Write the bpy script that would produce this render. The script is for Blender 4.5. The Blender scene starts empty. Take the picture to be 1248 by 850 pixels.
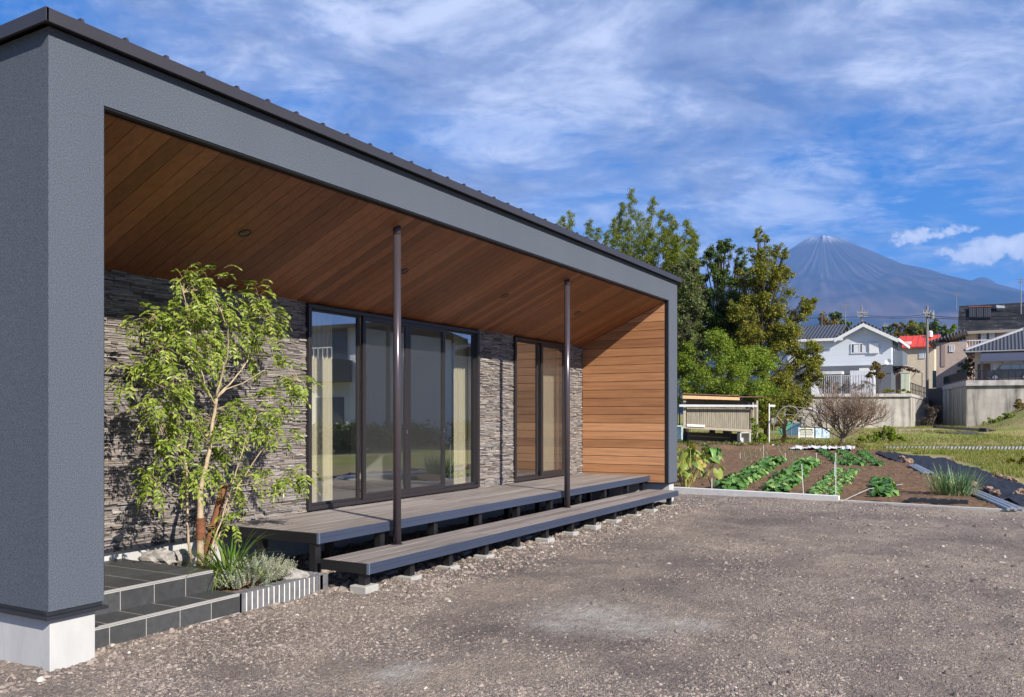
import bpy, math, random
import numpy as np
from mathutils import Vector, Matrix

random.seed(7)
RNG = np.random.default_rng(11)
SC = bpy.context.scene
COL = SC.collection
PI = math.pi
rad = math.radians

# ------------------------------------------------------------------ camera
EYE = 1.519
FOC, CX, CY = 1060.0, 624.0, 505.0          # measured on the 1248 px wide photograph
YAW = math.atan(594 / 1060.0)
cam_d = bpy.data.cameras.new("camera")
cam = bpy.data.objects.new("camera", cam_d)
COL.objects.link(cam)
cam.location = (0, 0, EYE)
cam.rotation_euler = (PI / 2, 0, YAW - PI / 2)
cam_d.sensor_width = 36.0
cam_d.lens = FOC / 1248 * 36
cam_d.shift_y = (CY - 425) / 1248
cam_d.clip_start = 0.05
cam_d.clip_end = 90000
SC.camera = cam

# ------------------------------------------------------------------ sun, sky, exposure
SUN_DIR = Vector((0.42, 1.0, -0.70)).normalized()      # the way the light travels
sun_el = math.asin(-SUN_DIR.z)
sun_rot = math.atan2(-SUN_DIR.x, -SUN_DIR.y) % (2 * PI)
SUN_STRENGTH = 5.0
SKY_STRENGTH = 0.085
sl = bpy.data.lights.new("sun", 'SUN')
sl.energy = SUN_STRENGTH
sl.angle = rad(0.5)
sl.color = (1.0, 0.93, 0.83)
so = bpy.data.objects.new("sun", sl)
COL.objects.link(so)
so.rotation_euler = SUN_DIR.to_track_quat('-Z', 'Y').to_euler()
so.location = (-10, -25, 30)

SC.view_settings.view_transform = 'Standard'
SC.view_settings.look = 'None'
SC.view_settings.gamma = 1
SC.view_settings.exposure = 0.98
SC.view_settings.use_curve_mapping = False
SC.render.engine = 'CYCLES'
SC.cycles.use_denoising = True
SC.cycles.max_bounces = 10
SC.cycles.transparent_max_bounces = 24
SC.cycles.sample_clamp_indirect = 8

F = np.array([math.cos(YAW), math.sin(YAW)])
R = np.array([math.sin(YAW), -math.cos(YAW)])


def P(x, y, d):
    """the place seen at photo pixel (x, y) when it stands d metres away along the view"""
    g = F * d + R * d * (x - CX) / FOC
    return Vector((g[0], g[1], EYE - d * (y - CY) / FOC))


def dirpx(x, y):
    return P(x, y, 1.0) - Vector((0, 0, EYE))


# world: Nishita sky with procedural high cloud
w = bpy.data.worlds.new("World")
SC.world = w
w.use_nodes = True
nt = w.node_tree
nt.nodes.clear()


def N(nt, typ, **kw):
    n = nt.nodes.new(typ)
    for k, v in kw.items():
        if k == 'inp':
            for kk, vv in v.items():
                if isinstance(vv, bpy.types.NodeSocket):
                    nt.links.new(vv, n.inputs[kk])
                else:
                    n.inputs[kk].default_value = vv
        else:
            setattr(n, k, v)
    return n


def M(nt, op, a, b=None, c=None, clamp=False):
    n = nt.nodes.new('ShaderNodeMath')
    n.operation = op
    n.use_clamp = clamp
    for i, v in enumerate((a, b, c)):
        if v is None:
            continue
        if isinstance(v, bpy.types.NodeSocket):
            nt.links.new(v, n.inputs[i])
        else:
            n.inputs[i].default_value = v
    return n.outputs[0]


def ramp(nt, fac, stops, interp='LINEAR'):
    n = nt.nodes.new('ShaderNodeValToRGB')
    cr = n.color_ramp
    cr.interpolation = interp
    while len(cr.elements) < len(stops):
        cr.elements.new(0.5)
    for e, (p, c) in zip(cr.elements, stops):
        e.position = p
        e.color = c if len(c) == 4 else (*c, 1)
    nt.links.new(fac, n.inputs[0])
    return n.outputs[0]


def mixc(nt, fac, a, b, mode='MIX'):
    n = nt.nodes.new('ShaderNodeMix')
    n.data_type = 'RGBA'
    n.blend_type = mode
    for i, v in ((0, fac), (6, a), (7, b)):
        if isinstance(v, bpy.types.NodeSocket):
            nt.links.new(v, n.inputs[i])
        else:
            n.inputs[i].default_value = v if i == 0 or len(v) == 4 else (*v, 1)
    return n.outputs[2]


sky = N(nt, 'ShaderNodeTexSky', sky_type='NISHITA', sun_disc=False, sun_elevation=sun_el, sun_rotation=sun_rot,
        altitude=400, air_density=1.0, dust_density=0.35, ozone_density=2.4)
skyc = N(nt, 'ShaderNodeHueSaturation', inp={'Saturation': 1.22, 'Value': 0.95, 'Color': mixc(nt, 1.0, sky.outputs[0], (0.46, 0.64, 0.92), 'MULTIPLY')})
tc = N(nt, 'ShaderNodeTexCoord')
sep = N(nt, 'ShaderNodeSeparateXYZ', inp={0: tc.outputs['Generated']})
dx, dy, dz = sep.outputs
zz = M(nt, 'ADD', M(nt, 'MAXIMUM', dz, 0.0), 0.13)
# a flat cloud deck high above, in a frame turned along the wind
px_ = M(nt, 'DIVIDE', dx, zz)
py_ = M(nt, 'DIVIDE', dy, zz)
ca, sa = math.cos(rad(-28)), math.sin(rad(-28))
wx = M(nt, 'ADD', M(nt, 'MULTIPLY', px_, ca), M(nt, 'MULTIPLY', py_, -sa))
wy = M(nt, 'ADD', M(nt, 'MULTIPLY', px_, sa), M(nt, 'MULTIPLY', py_, ca))
cv = N(nt, 'ShaderNodeCombineXYZ', inp={0: M(nt, 'MULTIPLY', wx, 0.85), 1: M(nt, 'MULTIPLY', wy, 0.66), 2: 13.4})
big = N(nt, 'ShaderNodeTexNoise', inp={'Vector': cv.outputs[0], 'Scale': 1.05, 'Detail': 10, 'Roughness': 0.60, 'Distortion': 0.25})
fine = N(nt, 'ShaderNodeTexNoise', inp={'Vector': cv.outputs[0], 'Scale': 6.5, 'Detail': 8, 'Roughness': 0.68, 'Distortion': 0.35})
mixd = M(nt, 'ADD', M(nt, 'MULTIPLY', big.outputs[0], 0.74), M(nt, 'MULTIPLY', fine.outputs[0], 0.29))
cmask = ramp(nt, mixd, [(0.415, (0, 0, 0)), (0.48, (0.50, 0.50, 0.50)), (0.57, (0.92, 0.92, 0.92))])
shade = N(nt, 'ShaderNodeTexNoise', inp={'Vector': cv.outputs[0], 'Scale': 2.3, 'Detail': 7, 'Roughness': 0.6, 'Distortion': 0.8})
ccol = ramp(nt, M(nt, 'ADD', M(nt, 'MULTIPLY', shade.outputs[0], 0.72), M(nt, 'MULTIPLY', fine.outputs[0], 0.28)), [(0.40, (0.115, 0.145, 0.24)), (0.50, (0.215, 0.255, 0.37)), (0.60, (0.43, 0.465, 0.57))])
bg1 = N(nt, 'ShaderNodeBackground', inp={'Color': skyc.outputs[0], 'Strength': SKY_STRENGTH})
bg2 = N(nt, 'ShaderNodeBackground', inp={'Color': ccol, 'Strength': 1.0})
mx = N(nt, 'ShaderNodeMixShader', inp={0: cmask, 1: bg1.outputs[0], 2: bg2.outputs[0]})
# low cumulus standing over the far horizon
az = M(nt, 'ARCTAN2', dy, dx)
el = M(nt, 'DIVIDE', dz, M(nt, 'SQRT', M(nt, 'ADD', M(nt, 'MULTIPLY', dx, dx), M(nt, 'MULTIPLY', dy, dy))))
av = N(nt, 'ShaderNodeCombineXYZ', inp={0: az, 1: el, 2: 0.0})
cn = N(nt, 'ShaderNodeTexNoise', inp={'Vector': av.outputs[0], 'Scale': 55, 'Detail': 7, 'Roughness': 0.58})
cum = None
for (x0, y0, rx, ry, amp) in ((1218, 304, 60, 17, 1.0), (1117, 289, 36, 10, 0.7), (1165, 279, 24, 8, 0.6), (1175, 310, 34, 9, 0.5), (1300, 300, 60, 24, 1.0)):
    d0 = dirpx(x0, y0)
    a0 = math.atan2(d0.y, d0.x)
    e0 = d0.z / math.hypot(d0.x, d0.y)
    q = M(nt, 'ADD', M(nt, 'POWER', M(nt, 'ABSOLUTE', M(nt, 'DIVIDE', M(nt, 'SUBTRACT', az, a0), rx / FOC)), 2.0),
          M(nt, 'POWER', M(nt, 'ABSOLUTE', M(nt, 'DIVIDE', M(nt, 'SUBTRACT', el, e0), ry / FOC)), 2.0))
    g = M(nt, 'MULTIPLY', M(nt, 'SUBTRACT', 1.15, q), amp)
    g = M(nt, 'MAXIMUM', g, -2.0)
    cum = g if cum is None else M(nt, 'MAXIMUM', cum, g)
cumv = M(nt, 'ADD', cum, M(nt, 'MULTIPLY', M(nt, 'SUBTRACT', cn.outputs[0], 0.5), 3.4))
cumm = ramp(nt, cumv, [(0.15, (0, 0, 0)), (0.75, (0.95, 0.95, 0.95))], 'EASE')
cumc = ramp(nt, M(nt, 'ADD', M(nt, 'MULTIPLY', cn.outputs[0], 0.8), M(nt, 'MULTIPLY', cum, 0.25)), [(0.35, (0.30, 0.35, 0.48)), (0.75, (0.62, 0.63, 0.66))])
bg3 = N(nt, 'ShaderNodeBackground', inp={'Color': cumc, 'Strength': 1.0})
mx2 = N(nt, 'ShaderNodeMixShader', inp={0: cumm, 1: mx.outputs[0], 2: bg3.outputs[0]})
out = N(nt, 'ShaderNodeOutputWorld')
nt.links.new(mx2.outputs[0], out.inputs[0])

# ------------------------------------------------------------------ helpers: materials


def newmat(name):
    m = bpy.data.materials.new(name)
    m.use_nodes = True
    t = m.node_tree
    b = t.nodes['Principled BSDF']
    return m, t, b


def objco(t, scale=(1, 1, 1)):
    """world-position coordinates, so parts of one thing share their pattern"""
    g = N(t, 'ShaderNodeNewGeometry')
    mp = N(t, 'ShaderNodeMapping', inp={'Vector': g.outputs['Position'], 'Scale': scale})
    return mp.outputs[0]


def noise(t, vec, scale, detail=5, rough=0.55, dist=0.0):
    return N(t, 'ShaderNodeTexNoise', inp={'Vector': vec, 'Scale': scale, 'Detail': detail, 'Roughness': rough, 'Distortion': dist}).outputs[0]


def bump(t, b, h, strength=0.3, dist=0.01):
    n = N(t, 'ShaderNodeBump', inp={'Strength': strength, 'Distance': dist, 'Height': h})
    t.links.new(n.outputs[0], b.inputs['Normal'])


def setc(t, b, c):
    if isinstance(c, bpy.types.NodeSocket):
        t.links.new(c, b.inputs['Base Color'])
    else:
        b.inputs['Base Color'].default_value = (*c, 1)


def plain(name, col, rough=0.6, var=0.12, vscale=6, metal=0.0, bmp=0.0, bscale=60, stretch=(1, 1, 1), spec=0.5):
    m, t, b = newmat(name)
    v = objco(t, stretch)
    n = noise(t, v, vscale, 6, 0.6)
    lo = tuple(max(0, c * (1 - var)) for c in col)
    hi = tuple(c * (1 + var) for c in col)
    setc(t, b, ramp(t, n, [(0.3, lo), (0.7, hi)]))
    b.inputs['Roughness'].default_value = rough
    b.inputs['Metallic'].default_value = metal
    b.inputs['Specular IOR Level'].default_value = spec
    if bmp:
        bump(t, b, noise(t, v, bscale, 5, 0.6), bmp, 0.01)
    return m


def island(t):
    return N(t, 'ShaderNodeNewGeometry').outputs['Random Per Island']


def leafmat(name, stops, trans=0.35, rough=0.5, spec=0.35, transcol=(1.0, 1.0, 0.45)):
    m, t, b = newmat(name)
    c = ramp(t, island(t), stops)
    setc(t, b, c)
    b.inputs['Roughness'].default_value = rough
    b.inputs['Specular IOR Level'].default_value = spec
    tr = N(t, 'ShaderNodeBsdfTranslucent', inp={'Color': mixc(t, 1.0, c, transcol, 'MULTIPLY')})
    ms = N(t, 'ShaderNodeMixShader', inp={0: trans, 1: b.outputs[0], 2: tr.outputs[0]})
    t.links.new(ms.outputs[0], t.nodes['Material Output'].inputs[0])
    return m


# ------------------------------------------------------------------ helpers: meshes
ORG = {}


def mesh_np(name, verts, faces, mat, smooth=False):
    """verts (n,3) array; faces (m,k) array, or a list of index lists"""
    me = bpy.data.meshes.new(name)
    verts = np.asarray(verts, dtype=np.float32)
    if isinstance(faces, np.ndarray):
        m, k = faces.shape
        loops = faces.reshape(-1).astype(np.int32)
        starts = np.arange(m, dtype=np.int32) * k
        tot = np.full(m, k, dtype=np.int32)
    else:
        tot = np.array([len(f) for f in faces], dtype=np.int32)
        loops = np.array([i for f in faces for i in f], dtype=np.int32)
        starts = np.concatenate([[0], np.cumsum(tot)[:-1]]).astype(np.int32)
        m = len(faces)
    me.vertices.add(len(verts))
    me.vertices.foreach_set('co', verts.reshape(-1))
    me.loops.add(len(loops))
    me.loops.foreach_set('vertex_index', loops)
    me.polygons.add(m)
    me.polygons.foreach_set('loop_start', starts)
    me.polygons.foreach_set('loop_total', tot)
    me.polygons.foreach_set('use_smooth', np.full(m, bool(smooth), dtype=bool))
    me.update(calc_edges=True)
    me.validate()
    for mm in (mat if isinstance(mat, (list, tuple)) else [mat]):
        me.materials.append(mm)
    return me


def tag(o, label=None, cat=None, group=None, kind=None):
    if label:
        o['label'] = label
    if cat:
        o['category'] = cat
    if group:
        o['group'] = group
    if kind:
        o['kind'] = kind
    return o


def thing(name, label, cat, loc=(0, 0, 0), group=None):
    o = bpy.data.objects.new(name, None)
    o.empty_display_size = 0.2
    COL.objects.link(o)
    o.location = loc
    ORG[o.name] = Vector(loc)
    return tag(o, label, cat, group)


class MB:
    """collects boxes, tubes and prisms given in world coordinates; build() links them as one mesh object"""

    def __init__(s):
        s.v = []
        s.f = []

    def add(s, vs, fs):
        n = len(s.v)
        s.v.extend([tuple(v) for v in vs])
        s.f.extend([[i + n for i in f] for f in fs])
        return s

    def box(s, x0, x1, y0, y1, z0, z1):
        vs = [(x0, y0, z0), (x1, y0, z0), (x1, y1, z0), (x0, y1, z0), (x0, y0, z1), (x1, y0, z1), (x1, y1, z1), (x0, y1, z1)]
        return s.add(vs, [(0, 3, 2, 1), (4, 5, 6, 7), (0, 1, 5, 4), (1, 2, 6, 5), (2, 3, 7, 6), (3, 0, 4, 7)])

    def prism(s, pts, z0, z1):
        """plan polygon pts [(x,y)..] from z0 to z1 (z1 may be a list per point)"""
        n = len(pts)
        ar = sum(pts[i][0] * pts[(i + 1) % n][1] - pts[(i + 1) % n][0] * pts[i][1] for i in range(n))
        zt = list(z1) if isinstance(z1, (list, tuple)) else [z1] * n
        zb = list(z0) if isinstance(z0, (list, tuple)) else [z0] * n
        if ar < 0:
            pts = pts[::-1]
            zt = zt[::-1]
            zb = zb[::-1]
        vs = [(p[0], p[1], b) for p, b in zip(pts, zb)] + [(p[0], p[1], z) for p, z in zip(pts, zt)]
        fs = [list(range(n))[::-1], list(range(n, 2 * n))] + [[i, (i + 1) % n, n + (i + 1) % n, n + i] for i in range(n)]
        return s.add(vs, fs)

    def extr(s, pts, off):
        """any planar polygon of 3D points, given thickness by the vector off"""
        n = len(pts)
        off = Vector(off)
        vs = [Vector(p) for p in pts] + [Vector(p) + off for p in pts]
        nrm = Vector((0, 0, 0))
        for i in range(n):
            nrm += vs[i].cross(vs[(i + 1) % n])
        fs = [list(range(n))[::-1], list(range(n, 2 * n))] + [[i, (i + 1) % n, n + (i + 1) % n, n + i] for i in range(n)]
        if nrm.dot(off) < 0:
            fs = [f[::-1] for f in fs]
        return s.add(vs, fs)

    def tube(s, pts, r, n=8, cap=True):
        pts = [Vector(p) for p in pts]
        rs = list(r) if isinstance(r, (list, tuple)) else [r] * len(pts)
        vs = []
        up = None
        for i, p in enumerate(pts):
            a = pts[max(0, i - 1)]
            b = pts[min(len(pts) - 1, i + 1)]
            t = (b - a)
            t = t.normalized() if t.length > 1e-9 else Vector((0, 0, 1))
            if up is None:
                up = t.orthogonal().normalized()
            up = up - t * up.dot(t)
            up = up.normalized() if up.length > 1e-6 else t.orthogonal().normalized()
            q = t.cross(up)
            for k in range(n):
                an = 2 * PI * k / n
                vs.append(p + (up * math.cos(an) + q * math.sin(an)) * rs[i])
        fs = []
        for i in range(len(pts) - 1):
            for k in range(n):
                fs.append((i * n + k, i * n + (k + 1) % n, (i + 1) * n + (k + 1) % n, (i + 1) * n + k))
        if cap:
            fs.append(tuple(range(n))[::-1])
            fs.append(tuple(range((len(pts) - 1) * n, len(pts) * n)))
        return s.add(vs, fs)

    def cyl(s, c, r, z0, z1, n=20):
        return s.tube([(c[0], c[1], z0), (c[0], c[1], z1)], r, n)

    def arr(s, vs, fs):
        n = len(s.v)
        s.v.extend(map(tuple, vs))
        s.f.extend([[i + n for i in f] for f in fs])
        return s

    def build(s, name, mat, parent=None, loc=None, smooth=False, bevel=0.0, label=None):
        return link_mesh(name, np.array(s.v), s.f, mat, parent, loc, smooth, bevel, label)


def link_mesh(name, verts, faces, mat, parent=None, loc=None, smooth=False, bevel=0.0, label=None):
    verts = np.asarray(verts, dtype=np.float64)
    if parent is not None:
        org = ORG[parent.name]
    elif loc is None:
        lo, hi = verts.min(0), verts.max(0)
        org = Vector(((lo[0] + hi[0]) / 2, (lo[1] + hi[1]) / 2, lo[2]))
    else:
        org = Vector(loc)
    me = mesh_np(name, verts - np.array(org), faces, mat, smooth)
    o = bpy.data.objects.new(name, me)
    COL.objects.link(o)
    ORG[o.name] = Vector(org)
    if parent is not None:
        o.parent = parent
    else:
        o.location = org
    if bevel:
        b = o.modifiers.new("bevel", 'BEVEL')
        b.width = bevel
        b.segments = 2
        b.limit_method = 'ANGLE'
        b.angle_limit = rad(40)
    if smooth and isinstance(smooth, float):
        pass
    if label:
        o['label'] = label
    return o


def copy_tree(o, loc, rz=0.0, sc=1.0, label=None, group=None):
    c = o.copy()
    COL.objects.link(c)
    c.location = loc
    c.rotation_euler = (0, 0, rz)
    c.scale = (sc, sc, sc)
    if label:
        c['label'] = label
    if group:
        c['group'] = group
    for ch in list(o.children):
        k = ch.copy()
        COL.objects.link(k)
        k.parent = c
        for g in list(ch.children):
            j = g.copy()
            COL.objects.link(j)
            j.parent = k
    return c


def leaf_quads(c, ax, nr, L, W):
    """rhombic leaves: centres, long axes, normals, lengths and widths as arrays -> verts, faces (two triangles folded on the midrib)"""
    ax = ax / (np.linalg.norm(ax, axis=1, keepdims=True) + 1e-9)
    sd = np.cross(nr, ax)
    sd = sd / (np.linalg.norm(sd, axis=1, keepdims=True) + 1e-9)
    up = np.cross(ax, sd)
    L = np.asarray(L)[:, None]
    W = np.asarray(W)[:, None]
    a = c - ax * L * 0.5
    b = c + ax * L * 0.5
    m = c - ax * L * 0.06 
    l = m + sd * W * 0.5 + up * W * 0.12
    r = m - sd * W * 0.5 + up * W * 0.12
    n = len(c)
    v = np.stack([a, r, b, l], axis=1).reshape(-1, 3)
    i = np.arange(n)[:, None] * 4
    f = np.concatenate([i + np.array([[0, 1, 2]]), i + np.array([[0, 2, 3]])], axis=1).reshape(-1, 3)
    return v, f


def full_leaves(c, ax, nr, L, W):
    """fuller pointed leaves: six corners, folded on the midrib"""
    ax = ax / (np.linalg.norm(ax, axis=1, keepdims=True) + 1e-9)
    sd = np.cross(nr, ax)
    sd = sd / (np.linalg.norm(sd, axis=1, keepdims=True) + 1e-9)
    up = np.cross(ax, sd)
    L = np.asarray(L)[:, None]
    W = np.asarray(W)[:, None]
    a, b = c - ax * L * 0.5, c + ax * L * 0.5 - up * L * 0.08
    q = [a]
    for (f, ww) in ((-0.22, 0.46), (0.18, 0.42)):
        q.append(c + ax * L * f - sd * W * ww + up * W * 0.10)
    q.append(b)
    for (f, ww) in ((0.18, 0.42), (-0.22, 0.46)):
        q.append(c + ax * L * f + sd * W * ww + up * W * 0.10)
    n = len(c)
    v = np.stack(q, axis=1).reshape(-1, 3)
    i = np.arange(n)[:, None] * 6
    f = np.concatenate([i + np.array([[0, 1, 2, 3]]), i + np.array([[0, 3, 4, 5]])], axis=1).reshape(-1, 4)
    return v, f


def rdir(n):
    v = RNG.normal(size=(n, 3))
    return v / np.linalg.norm(v, axis=1, keepdims=True)


def puff_leaves(puffs, n, L, aspect, droop=0.2, outward=0.6, shell=0.45, squash=0.8):
    """n leaves spread through puffs [(x,y,z,r)..]"""
    pf = np.array(puffs)
    wgt = pf[:, 3] ** 2
    idx = RNG.choice(len(pf), n, p=wgt / wgt.sum())
    d = rdir(n)
    rr = pf[idx, 3] * (shell + (1 - shell) * RNG.random(n)) * (0.75 + 0.5 * RNG.random(n))
    c = pf[idx, :3] + d * rr[:, None] * np.array([1, 1, squash])
    nr = d * outward + rdir(n) * 0.6 + np.array([0, 0, 0.45])
    nr /= np.linalg.norm(nr, axis=1, keepdims=True)
    ax = rdir(n) + d * 0.5 + np.array([0, 0, -droop])
    ax = ax - nr * (ax * nr).sum(1, keepdims=True)
    Ls = L * (0.6 + 0.8 * RNG.random(n))
    return leaf_quads(c, ax, nr, Ls, Ls * aspect)


def sub_puffs(blobs, k, rel=0.42):
    """break each blob (Vector, r) into k smaller puffs scattered through it"""
    o = []
    for c, r in blobs:
        d = rdir(k)
        q = r * (0.35 + 0.65 * RNG.random(k)) ** 0.6 * 0.85
        for i in range(k):
            o.append((c[0] + d[i, 0] * q[i], c[1] + d[i, 1] * q[i], c[2] + d[i, 2] * q[i] * 0.85, r * rel * (0.6 + 0.7 * random.random())))
    return o

# ------------------------------------------------------------------ terrain


def ss(x, a, b):
    t = np.clip((np.asarray(x, float) - a) / (b - a), 0, 1)
    return t * t * (3 - 2 * t)


_lat = {}


def vn(x, y, scale, seed):
    """smooth value noise in -1..1 on arrays"""
    if seed not in _lat:
        _lat[seed] = np.random.default_rng(seed).random((257, 257)) * 2 - 1
    L = _lat[seed]
    x = np.asarray(x, float) * scale + 1000.37
    y = np.asarray(y, float) * scale + 1000.71
    xi = np.floor(x).astype(int)
    yi = np.floor(y).astype(int)
    fx = x - xi
    fy = y - yi
    fx = fx * fx * (3 - 2 * fx)
    fy = fy * fy * (3 - 2 * fy)
    a = L[xi % 256, yi % 256]
    b = L[(xi + 1) % 256, yi % 256]
    c = L[xi % 256, (yi + 1) % 256]
    d = L[(xi + 1) % 256, (yi + 1) % 256]
    return (a * (1 - fx) + b * fx) * (1 - fy) + (c * (1 - fx) + d * fx) * fy


def gh(u, v):
    """height of the land"""
    h = 0.50 * ss(u, 45, 80)
    h = h + 2.0 * ss(-np.asarray(v, float), -2.2, 3.2) * ss(u, 60, 79)
    return h


def ground_at(x, y, dz=0.0):
    """where the view ray through photo pixel (x,y) meets the land"""
    d = 5.0
    while d < 150:
        p = P(x, y, d)
        if p.z <= float(gh(p.x, p.y)) + dz:
            break
        d += 0.1
    return P(x, y, d)


def kerb_u(v):
    return 15.53 + 0.123 * (v + 0.24)


# base land
xs = np.unique(np.concatenate([[-26000, -9000, -3000, -900, -300, -120], np.arange(-60, 150, 2.0), [200, 300, 900, 3000, 9000, 15000, 26000]]))
ys = np.unique(np.concatenate([[-26000, -9000, -3000, -900, -300, -120], np.arange(-80, 100, 2.0), [130, 300, 900, 3000, 9000, 15000, 26000]]))
gx, gy = np.meshgrid(xs, ys, indexing='ij')
gz = gh(gx, gy) - 0.06
nx, ny = gx.shape


def grid_faces(nx, ny, keep=None):
    i, j = np.meshgrid(np.arange(nx - 1), np.arange(ny - 1), indexing='ij')
    a = (i * ny + j).reshape(-1)
    f = np.stack([a, a + ny, a + ny + 1, a + 1], axis=1)
    return f if keep is None else f[keep.reshape(-1)]


m, t, b = newmat("meadow")
v = objco(t)
n1 = noise(t, v, 0.35, 6, 0.6)
n2 = noise(t, v, 6.0, 6, 0.65)
n3 = noise(t, v, 0.16, 6, 0.65, 0.5)
c = mixc(t, ramp(t, n2, [(0.35, (0, 0, 0)), (0.7, (1, 1, 1))]), ramp(t, n1, [(0.35, (0.12, 0.17, 0.03)), (0.6, (0.25, 0.23, 0.07))]),
         ramp(t, n1, [(0.35, (0.17, 0.23, 0.045)), (0.65, (0.38, 0.29, 0.14))]))
c = mixc(t, ramp(t, n3, [(0.48, (0, 0, 0)), (0.62, (0.75, 0.75, 0.75))]), c, (0.29, 0.21, 0.135))
setc(t, b, c)
b.inputs['Roughness'].default_value = 0.95
b.inputs['Specular IOR Level'].default_value = 0.1
bump(t, b, n2, 0.5, 0.05)
MEADOW = m
o = link_mesh("ground", np.stack([gx, gy, gz], -1).reshape(-1, 3), grid_faces(nx, ny), MEADOW, loc=(0, 0, 0), smooth=True)
tag(o, kind='structure')

# gravel lot
m, t, b = newmat("gravel_lot")
v = objco(t)
nA = noise(t, v, 0.55, 5, 0.6, 0.4)
nB = noise(t, v, 3.0, 6, 0.65)
nC = noise(t, v, 55, 4, 0.7)
vo = N(t, 'ShaderNodeTexVoronoi', inp={'Vector': v, 'Scale': 95.0, 'Randomness': 1.0})
vo2 = N(t, 'ShaderNodeTexVoronoi', inp={'Vector': v, 'Scale': 210.0, 'Randomness': 1.0})
base = ramp(t, nA, [(0.32, (0.165, 0.138, 0.126)), (0.50, (0.30, 0.248, 0.210)), (0.68, (0.44, 0.362, 0.288))])
base = mixc(t, ramp(t, nB, [(0.35, (0, 0, 0)), (0.75, (0.65, 0.65, 0.65))]), base, (0.165, 0.138, 0.125))
peb = ramp(t, N(t, 'ShaderNodeSeparateColor', inp={0: vo.outputs['Color']}).outputs[0], [(0.0, (0.45, 0.45, 0.45)), (0.55, (0.95, 0.95, 0.95)), (0.85, (1.12, 1.08, 1.05)), (1.0, (1.5, 1.45, 1.4))])
base = mixc(t, 0.75, base, peb, 'MULTIPLY')
peb2 = ramp(t, N(t, 'ShaderNodeSeparateColor', inp={0: vo2.outputs['Color']}).outputs[1], [(0.0, (0.55, 0.55, 0.55)), (0.6, (1, 1, 1)), (1.0, (1.6, 1.6, 1.6))])
base = mixc(t, 0.6, base, peb2, 'MULTIPLY')
# pale patches of spilt cement dust
dust = None
for (qx, qy, r) in ((725, 750, 0.62), (770, 763, 0.5), (690, 762, 0.4), (840, 760, 0.30), (500, 815, 0.2), (480, 825, 0.22)):
    p = P(qx, qy, EYE * FOC / (qy - CY))
    dd = N(t, 'ShaderNodeVectorMath', operation='DISTANCE', inp={0: v, 1: (p.x, p.y, 0)}).outputs['Value']
    e = M(t, 'SUBTRACT', 1.0, M(t, 'DIVIDE', dd, r), clamp=True)
    dust = e if dust is None else M(t, 'MAXIMUM', dust, e)
dust = M(t, 'MULTIPLY', dust, M(t, 'MULTIPLY', ramp(t, noise(t, v, 9, 6, 0.7), [(0.32, (0.10, 0.10, 0.10)), (0.66, (1, 1, 1))]), 1.35), clamp=True)
base = mixc(t, dust, base, (0.42, 0.395, 0.36))
setc(t, b, base)
b.inputs['Roughness'].default_value = 0.92
b.inputs['Specular IOR Level'].default_value = 0.2
hh = M(t, 'ADD', M(t, 'MULTIPLY', M(t, 'SUBTRACT', 1.0, vo.outputs['Distance']), 0.6), M(t, 'ADD', M(t, 'MULTIPLY', nC, 0.5), M(t, 'MULTIPLY', vo2.outputs['Distance'], -0.4)))
mid = M(t, 'ADD', noise(t, v, 20, 5, 0.65), M(t, 'MULTIPLY', noise(t, v, 7, 4, 0.6), 0.8))
b2 = N(t, 'ShaderNodeBump', inp={'Strength': 0.85, 'Distance': 0.045, 'Height': mid})
b1 = N(t, 'ShaderNodeBump', inp={'Strength': 0.9, 'Distance': 0.012, 'Height': hh, 'Normal': b2.outputs[0]})
t.links.new(b1.outputs[0], b.inputs['Normal'])
GRAVEL = m


def lot_h(u, v):
    return 0.014 * vn(u, v, 0.9, 1) + 0.010 * vn(u, v, 3.1, 2) + 0.007 * vn(u, v, 7.0, 3) + 0.006 * vn(u, v, 17, 4)


lx = np.concatenate([[-40, -20, -8, -2], np.arange(0.6, 16.6, 0.05)])
ly = np.concatenate([[-26, -18, -12, -8, -6.4], np.arange(-5.6, 6.6, 0.05)])
lgx, lgy = np.meshgrid(lx, ly, indexing='ij')
lgx = np.where(lgx > 12, np.minimum(lgx, kerb_u(lgy) + 0.02), lgx)
lgz = lot_h(lgx, lgy)
o = link_mesh("gravel_lot", np.stack([lgx, lgy, lgz], -1).reshape(-1, 3), grid_faces(*lgx.shape), GRAVEL, loc=(0, 0, 0), smooth=True)
tag(o, kind='structure')

# stones: a low rounded pebble scattered in thousands
PV = np.array([(-1, 0, 0), (-.3, -.9, -.1), (.7, -.6, 0), (1, .2, -.1), (.3, .9, .05), (-.6, .7, 0), (-.3, -.2, .8), (.4, .1, .75), (0, .4, .6)])
PF = np.array([(0, 1, 6), (1, 2, 7), (1, 7, 6), (2, 3, 7), (3, 4, 7), (4, 8, 7), (4, 5, 8), (5, 0, 6), (5, 6, 8), (6, 7, 8)])


def stones(name, pos, size, mat, flat=0.62, kind='stuff'):
    n = len(pos)
    an = RNG.random(n) * 2 * PI
    sx = size * (0.7 + 0.6 * RNG.random(n))
    sy = size * (0.6 + 0.5 * RNG.random(n))
    sz = size * flat * (0.6 + 0.8 * RNG.random(n))
    V = PV[None] * (1 + 0.35 * (RNG.random((n, 9, 3)) - 0.5))
    X = V[..., 0] * sx[:, None]
    Y = V[..., 1] * sy[:, None]
    Z = V[..., 2] * sz[:, None]
    ca, sa = np.cos(an)[:, None], np.sin(an)[:, None]
    W = np.stack([X * ca - Y * sa, X * sa + Y * ca, Z], -1) + pos[:, None, :]
    f = (PF[None] + (np.arange(n) * 9)[:, None, None]).reshape(-1, 3)
    o = link_mesh(name, W.reshape(-1, 3), f, mat, loc=(0, 0, 0))
    return tag(o, kind=kind)


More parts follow.
